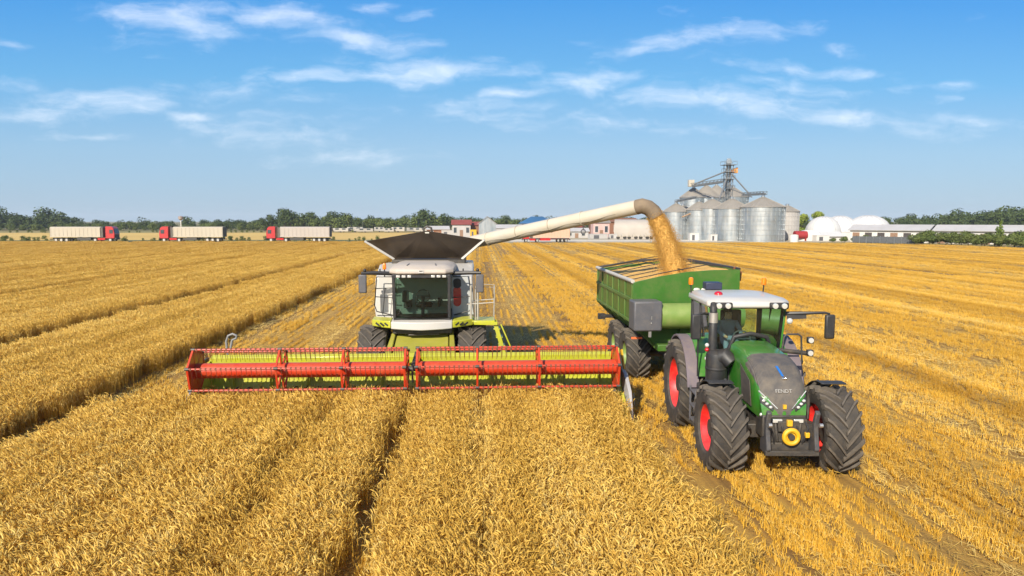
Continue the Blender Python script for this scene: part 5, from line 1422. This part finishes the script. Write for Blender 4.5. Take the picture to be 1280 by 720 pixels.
# ------------------------------------------------------------------ lorries on the track beyond the crop
TRB = mat('tarp_trailer', (.43, .38, .3), .7, 0, .06, .4, .5, (.42, .34, .24)); TRD = mat('trailer_rear', (.1, .085, .07), .7)
TCAB = mat('lorry_red_paint', (.42, .012, .012), .3, 0, .06, 1, .15, coat=.4)
def lorry(x, y, rz, label, chassis=DARK, boxm=TRB):
    t = empty('semi_truck', (x, y, 0), rz); tag(t, label, 'truck', 'grain lorries parked beyond the field')
    b = MB(); b.bounds(-8.2, 7.3, -.45, .45, .75, 1.05)
    for s in (-1, 1):
        b.bounds(-1.8, 1.6, s * 1.15 - .08, s * 1.15 + .08, .5, 1.1)
    b.obj('chassis', chassis, t)
    b = MB(); b.loft([[(q, -1.25, 1.3), (q, 1.25, 1.3), (q, 1.27, 3.4), (q, .8, 3.62), (q, -.8, 3.62), (q, -1.27, 3.4)] for q in (-8.3, 4.0)]); tb = b.obj('trailer', boxm, t, .04)
    b = MB()
    for k in range(13):
        q = -8.1 + k * 1.0; b.bounds(q - .05, q + .05, -1.31, -1.255, 1.3, 3.35); b.bounds(q - .05, q + .05, 1.255, 1.31, 1.3, 3.35)
    b.bounds(-8.3, 4, -1.33, -1.26, 1.22, 1.42); b.bounds(-8.3, 4, 1.26, 1.33, 1.22, 1.42); b.obj('trailer_rib', boxm, tb)
    b = MB(); b.bounds(-8.36, -8.305, -1.24, 1.24, 1.25, 3.5); b.bounds(-8.5, -8.3, -1.2, 1.2, .6, .8); b.obj('tailgate', TRD, tb)
    b = MB(); b.bounds(4.05, 4.6, -1.2, 1.2, 1.1, 3.5); b.obj('front_wall', TRD, tb)
    b = MB(); b.loft([[(5.2, s * 1.22, .9), (7.35, s * 1.22, .9), (7.45, s * 1.22, 1.9), (7.15, s * 1.2, 3.3), (6.7, s * 1.1, 3.65), (5.2, s * 1.1, 3.7)] for s in (-1, 1)]); cb = b.obj('cab', TCAB, t, .06)
    b = MB()
    b.slab([(7.47, -1.05, 2.0), (7.47, 1.05, 2.0), (7.2, 1.0, 3.1), (7.2, -1.0, 3.1)], .03); b.obj('windscreen', mat('dark_pane', (.05, .06, .07), .15), cb)
    for s in (-1, 1):
        b = MB(); b.bounds(6.2, 7.05, s * 1.225 - .02, s * 1.225 + .02, 2.05, 2.9); b.obj('window', mat('dark_pane', (.05, .06, .07), .15), cb)
    b = MB(); b.bounds(7.4, 7.55, -1.2, 1.2, .55, 1.1); b.bounds(7.44, 7.5, -.9, .9, 1.1, 1.8); b.obj('grille', BLACK, cb, .02)
    for s in (-1, 1):
        b = MB(); b.bounds(7.5, 7.58, s * .95 - .18, s * .95 + .18, .78, 1.0); b.obj('headlight', LAMP, cb)
    for k, q in enumerate((6.3, 2.6, -4.4, -5.7, -7.0)):
        for s in (-1, 1):
            b = MB(); b.lathe([(-.16, .3), (-.18, .46), (-.12, .52), (.12, .52), (.18, .46), (.16, .3)], (q, s * 1.02, .52), 'y', 20, True); wl = b.obj('wheel', RUBBER, t)
            b = MB(); b.lathe([(-.19, .28), (-.19, .29), (.19, .29), (.19, .28)], (q, s * 1.02, .52), 'y', 14); b.obj('rim', STEEL, wl)
    b = MB(); b.bounds(3.2, 5.0, -1.1, 1.1, .5, 1.0); b.obj('tank', chassis if chassis is not DARK else TCAB, t)
    t.scale = (.93, 1, 1)
    return t
lorry(-92.0, 168.5, 0, 'lorry facing right with a red cab and long cream trailer')
lorry(-67.5, 167.5, R(180), 'lorry facing left with a cream trailer below the water tower')
lorry(-42.4, 166, R(180), 'lorry facing left with a grey trailer in front of the tall trees', boxm=mat('grey_tarp_trailer', (.4, .35, .31), .7, 0, .06, .4, .5, (.38, .32, .27)))
l4 = lorry(15.6, 161, R(180), 'short lorry with a red chassis half hidden behind the auger tube', TCAB, mat('pinkish_trailer', (.5, .34, .24), .7, 0, .06, .4)); l4.scale = (.7, 1, .9)
# water tower on the left skyline
t = empty('water_tower', (-100, 240, 0)); tag(t, 'slender pale water tower on the skyline above the lorries', 'water tower')
b = MB(); b.tube([(0, 0, 0), (0, 0, 5.6)], .16, 10); b.obj('column', SHEDW, t)
b = MB(); b.lathe([(5.2, .3), (5.6, .75), (6.4, .8), (6.6, .3), (6.6, .01)], axis='z', n=16); b.obj('tank', mat('weathered_tank', (.27, .22, .2), .8), t)
# ------------------------------------------------------------------ white vans and caravans far behind
rnd = random.Random(31)
vans = [('caravan', q) for q in (-86, -81.5, -77, -72, -66, -57.5, -52, -47.5, -43, -38, -33.5, -28.5, -24)]
pr0 = None
for nm, x in vans:
    if pr0 is None:
        pr0 = empty('caravan', (x, 300, 0)); tag(pr0, 'white caravan in the row below the trees', 'caravan', 'white caravans parked below the trees')
        b = MB(); b.bounds(-2.6, 2.6, -1.1, 1.1, .5, 2.2); b.obj('body', mat('old_white_panel', (.34, .32, .29), .6, 0, .1, .5, .3), pr0, .15)
        for q in (-1.8, .5):
            b = MB(); b.bounds(q, q + 1.2, -1.13, -1.08, 1.4, 2.1); b.obj('window', mat('dark_pane', (.05, .06, .07), .15), pr0)
        b = MB(); b.lathe([(-.1, .35), (.1, .35)], (0, -1, .35), 'y', 14); b.obj('wheel', RUBBER, pr0)
        continue
    c = copy_tree(pr0); c.location = (x + rnd.uniform(-.8, .8), 300 + rnd.uniform(-4, 6), 0); c.rotation_euler = (0, 0, rnd.uniform(-.3, .3)); c.scale = (rnd.uniform(.7, 1.3), 1, rnd.uniform(.8, 1.1))
# ------------------------------------------------------------------ trees and bushes
def leaf_mat(name, a, c):
    m, nt, p = nodes_of(name)
    n = wnoise(nt, .35, 4, .6); n2 = wnoise(nt, 2.5, 3)
    add = nt.nodes.new('ShaderNodeMath'); add.operation = 'ADD'
    nt.links.new(rng(nt, n, .3, .7, 0, .6), add.inputs[0]); nt.links.new(rng(nt, n2, .3, .7, 0, .4), add.inputs[1])
    nt.links.new(ramp(nt, add.outputs[0], [(.1, a), (.9, c)]), p.inputs['Base Color'])
    p.inputs['Roughness'].default_value = .7; p.inputs['Specular IOR Level'].default_value = .25
    return m
LEAFD = leaf_mat('dark_leaves', (.02, .04, .009), (.075, .1, .026))
LEAFM = leaf_mat('mid_leaves', (.045, .075, .014), (.13, .15, .035))
LEAFB = leaf_mat('bright_leaves', (.06, .1, .012), (.17, .21, .03))
BARK = mat('bark', (.07, .05, .035), .9, 0, .2, 2)
def crown_mb(seed, lobes, n, leaf):
    rr = random.Random(seed); b = MB(); tot = sum(l[3] ** 2 for l in lobes)
    for (lx, ly, lz, r, fz) in lobes:
        for _ in range(int(n * r * r / tot)):
            u = Vector((rr.gauss(0, 1), rr.gauss(0, 1), rr.gauss(0, 1))).normalized(); k = rr.uniform(.45, 1.05) ** .5
            c = Vector((lx, ly, lz)) + Vector((u.x * r, u.y * r, u.z * r * fz)) * k * (1 + rr.gauss(0, .09))
            nrm = (u + Vector((rr.gauss(0, .5), rr.gauss(0, .5), rr.gauss(0, .5) + .3))).normalized()
            s = nrm.orthogonal().normalized(); w = nrm.cross(s); a = rr.uniform(0, 6.28); s, w = s * math.cos(a) + w * math.sin(a), w * math.cos(a) - s * math.sin(a)
            q = leaf * rr.uniform(.6, 1.4)
            b.add([c - s * q, c + w * q * .55 + nrm * q * .15, c + s * q, c - w * q * .55 + nrm * q * .12], [(0, 1, 2, 3)])
    return b
def make_tree(seed, h, w, m, n=520, leaf=.42, trunk=.3, shape='round', name='tree'):
    rr = random.Random(seed); lobes = []
    k = 11 if shape != 'bush' else 8
    for i in range(k):
        a = rr.uniform(0, 6.28); d = rr.uniform(.15, .62) * w / 2; z = rr.uniform(trunk, .82) * h if shape == 'round' else rr.uniform(.3, .7) * h
        tp = 1 - .45 * abs(z / h - .55) * 2
        if shape == 'cone':
            z = h * (.15 + .75 * i / (k - 1)); tp = 1.15 - .95 * i / (k - 1); d = rr.uniform(0, .15) * w
        lobes.append((d * math.cos(a) * tp, d * math.sin(a) * tp, z, w * rr.uniform(.2, .31) * tp, .8))
    t = empty(name, (0, 0, 0))
    b = MB(); b.tube([(0, 0, -.05), (.03 * h, 0, h * .3), (0, .02 * h, h * .65)], [h * .03, h * .022, h * .01], 8)
    for l in lobes[:6]:
        b.tube([(.02 * h, 0, min(h * .32, l[2] * .7)), ((l[0]) * .6, l[1] * .6, l[2] * .85), (l[0], l[1], l[2])], [h * .012, h * .008, h * .004], 5)
    b.obj('trunk' if name == 'tree' else 'stem', BARK, t)
    crown_mb(seed + 1, lobes, n, leaf).obj('crown' if name == 'tree' else 'foliage', m, t, fix=False, angle=80)
    return t
protos = [make_tree(1, 8, 8.5, LEAFM, 620), make_tree(2, 9, 8, LEAFD, 620), make_tree(3, 7, 9, LEAFM, 600), make_tree(4, 10, 9, LEAFD, 680), make_tree(5, 8, 7, LEAFM, 560)]
used = [False] * 5
rnd = random.Random(77)
def plant(k, x, y, s, sz, label, group):
    if not used[k]:
        o = protos[k]; used[k] = True
    else:
        o = copy_tree(protos[k])
    o.location = (x, y, 0); o.rotation_euler = (0, 0, rnd.uniform(0, 6.28)); o.scale = (s, s, s * sz); tag(o, label, 'tree', group)
# the tall grove in the middle of the skyline and the wood left of it
x = -128
while x < -34:
    prof = .62 if x < -108 else .75 if x < -96 else 1.05 if x < -62 else .85
    plant(rnd.randrange(5), x, 338 + rnd.uniform(-8, 12), prof * rnd.uniform(.85, 1.1), rnd.uniform(.85, 1.1), 'broad green tree in the belt behind the white caravans', 'trees of the belt behind the caravans')
    x += rnd.uniform(1.9, 3.4)
for x, s in ((-30, .95), (-27.2, 1.1), (-23.6, 1.18), (-20, 1.12), (-16.4, .95), (-13, .8)):
    plant(rnd.randrange(5), x, 330 + rnd.uniform(-3, 3), s, .98, 'tall rounded tree of the clump just above the harvester', 'tree clump above the harvester')
for x, y, s in [(-9, 320, .62), (-5, 330, .66), (0, 325, .72), (4.5, 320, .66), (9, 322, .9), (12.5, 325, .85), (17, 320, .8), (30, 320, .75), (34.5, 322, .7), (39, 325, .95), (46, 320, .7), (60, 310, .72), (66, 315, .78), (72, 305, .8), (80, 310, .6)]:
    plant(rnd.randrange(5), x, y, s, 1, 'dark tree behind the halls in the middle distance', 'trees behind the halls')
LEAFY = leaf_mat('yellow_green_leaves', (.09, .14, .015), (.26, .3, .04))  # brighter yellow-green foliage colour for the pair of trees by the silos
lt = [make_tree(41, 9.0, 5.0, LEAFY, 2200, .24, .15), make_tree(42, 9.2, 5.4, LEAFY, 2300, .24, .2)]
lt[0].location = (91.6, 192, 0); tag(lt[0], 'bright green tree touching the plain grey silo', 'tree')
lt[1].location = (96.4, 194, 0); tag(lt[1], 'bright green tree rising behind the leftmost dome', 'tree')
cf = make_tree(51, 5.6, 3.4, LEAFB, 1500, .17, .1, 'cone'); cf.location = (101.6, 130.2, 0); tag(cf, 'small bright conifer standing before the white sheds', 'tree')
cf2 = make_tree(52, 6.0, 3.2, LEAFB, 1300, .17, .1, 'cone'); cf2.location = (104.4, 127.0, 0); tag(cf2, 'green tree cut by the right edge of the view', 'tree')
# hedge of single bushes along the right field end
hb = [make_tree(61, 2.9, 3.8, LEAFM, 1700, .17, .1, 'bush', 'bush'), make_tree(62, 2.7, 3.6, LEAFM, 1700, .17, .1, 'bush', 'bush'), make_tree(63, 3.0, 4.0, LEAFM, 1700, .17, .1, 'bush', 'bush')]
ub = [False] * 3
hx, hy_ = [], []
def bush(k, x, y, s, label, group):
    if ub[k]: o = copy_tree(hb[k])
    else: o = hb[k]; ub[k] = True
    o.location = (x, y, 0); o.rotation_euler = (0, 0, rnd.uniform(0, 6.28)); o.scale = (s, s, s * rnd.uniform(.85, 1.1)); tag(o, label, 'bush', group)
HP = [(93.2, 143.5), (96.0, 139), (98.4, 134), (100.2, 128.5), (101.2, 122), (101.8, 114), (102.5, 104)]
for k in range(26):
    t_ = k / 25 * 5.99; i_ = int(t_); f_2 = t_ - i_; x = HP[i_][0] + (HP[i_ + 1][0] - HP[i_][0]) * f_2 + rnd.uniform(-.4, .6); y = HP[i_][1] + (HP[i_ + 1][1] - HP[i_][1]) * f_2 + rnd.uniform(-.5, .5)
    if k in (4,): continue
    bush(k % 3, x, y, rnd.uniform(.85, 1.15), 'leafy bush of the hedge in front of the white sheds', 'hedge bushes before the sheds')
for k, (x, y, s) in enumerate([(82.5, 157.5, .5), (84.8, 156.5, .62), (86.8, 155.5, .7), (88.7, 154, .85), (90.4, 152.5, .6), (92, 150.5, .6)]):
    bush(1, x, y, s, 'low yellowish bush in front of the domes', 'low bushes before the domes')
# far woods read as one mass each
def woods(name, pts, label, m, hs):
    sc = []
    for (x, y, s) in pts:
        sc.append((x, y, 0, rnd.uniform(0, 6.28), s, s * rnd.uniform(.85, 1.1), rnd.randrange(3)))
    pp = []
    for k in range(3):
        lobes = []; rr = random.Random(500 + k)
        for i in range(9):
            a = rr.uniform(0, 6.28); d = rr.uniform(.2, .6) * 4
            lobes.append((d * math.cos(a), d * math.sin(a), rr.uniform(2.0, 6.5), rr.uniform(1.6, 2.6), .85))
        pp.append(crown_mb(600 + k, lobes, 420, .5))
    scatter(name, [m], pp, sc, label, 'woods')
pts = []
x = -420
while x < -100:
    for r in range(3):
        pts.append((x + rnd.uniform(-2, 2), 372 + r * 14 + rnd.uniform(-5, 5) + max(0, -x - 200) * .15, rnd.uniform(.75, 1.1) * (1.1 if x < -225 else .62 if x < -150 else .72) * (1.5 if rnd.random() < .06 else 1)))
    x += 4.5
woods('woods', pts, 'dark green wood along the skyline at the far left', LEAFD, 1)
pts = []
x = -420
while x < -96:
    pts.append((x + rnd.uniform(-2, 2), 352 + rnd.uniform(-3, 3), rnd.uniform(.35, .6))); x += 3.2
woods('hedgerow', pts, 'lighter green scrub along the foot of the far left wood', LEAFM, 1)
pts = []
x = -190
while x < -24:
    if rnd.random() < .75:
        pts.append((x, 174.5 + rnd.uniform(-2, 2), rnd.uniform(.08, .2)))
    if rnd.random() < .6:
        pts.append((x * 1.8, 297 + rnd.uniform(-3, 3), rnd.uniform(.1, .22)))
    x += 1.1
woods('scrub', pts, 'low green scrub along the verges behind the lorries', LEAFM, 1)
pts = []
x = -100
while x < 205:
    for r in range(2):
        pts.append((x + rnd.uniform(-2, 2), 385 + r * 14 + rnd.uniform(-6, 6), rnd.uniform(.75, 1.0)))
    x += 4.5
woods('woods', pts, 'far dark wood closing the view behind the village and the silos', LEAFD, 1)
pts = []
x = 178
while x < 330:
    f = min(1, max(0, (x - 195) / 80)); hgt = .75 + .75 * f
    for r in range(4):
        pts.append((x + rnd.uniform(-3, 3), 300 + r * 15 + rnd.uniform(-6, 6), hgt * rnd.uniform(.8, 1.12)))
    x += 5
woods('woods', pts, 'dense dark wood rising behind the white sheds at the right', LEAFD, 1)

# ------------------------------------------------------------------ summer air
b = MB(); b.bounds(-3900, 3900, -500, 4200, -1.2, 45)
hz = b.obj('haze', [], fix=False)
hm = bpy.data.materials.new('haze_air'); hm.use_nodes = True
ht = hm.node_tree; ht.nodes.remove(ht.nodes['Principled BSDF'])
hv = ht.nodes.new('ShaderNodeVolumePrincipled')
hv.inputs['Color'].default_value = (0.78, 0.88, 1.0, 1); hv.inputs['Density'].default_value = 0.00016; hv.inputs['Anisotropy'].default_value = 0.0
ht.links.new(hv.outputs[0], ht.nodes['Material Output'].inputs['Volume'])
hz.data.materials.append(hm)
tag(hz, 'thin pale summer haze hanging over the whole plain', 'haze', None, 'stuff')
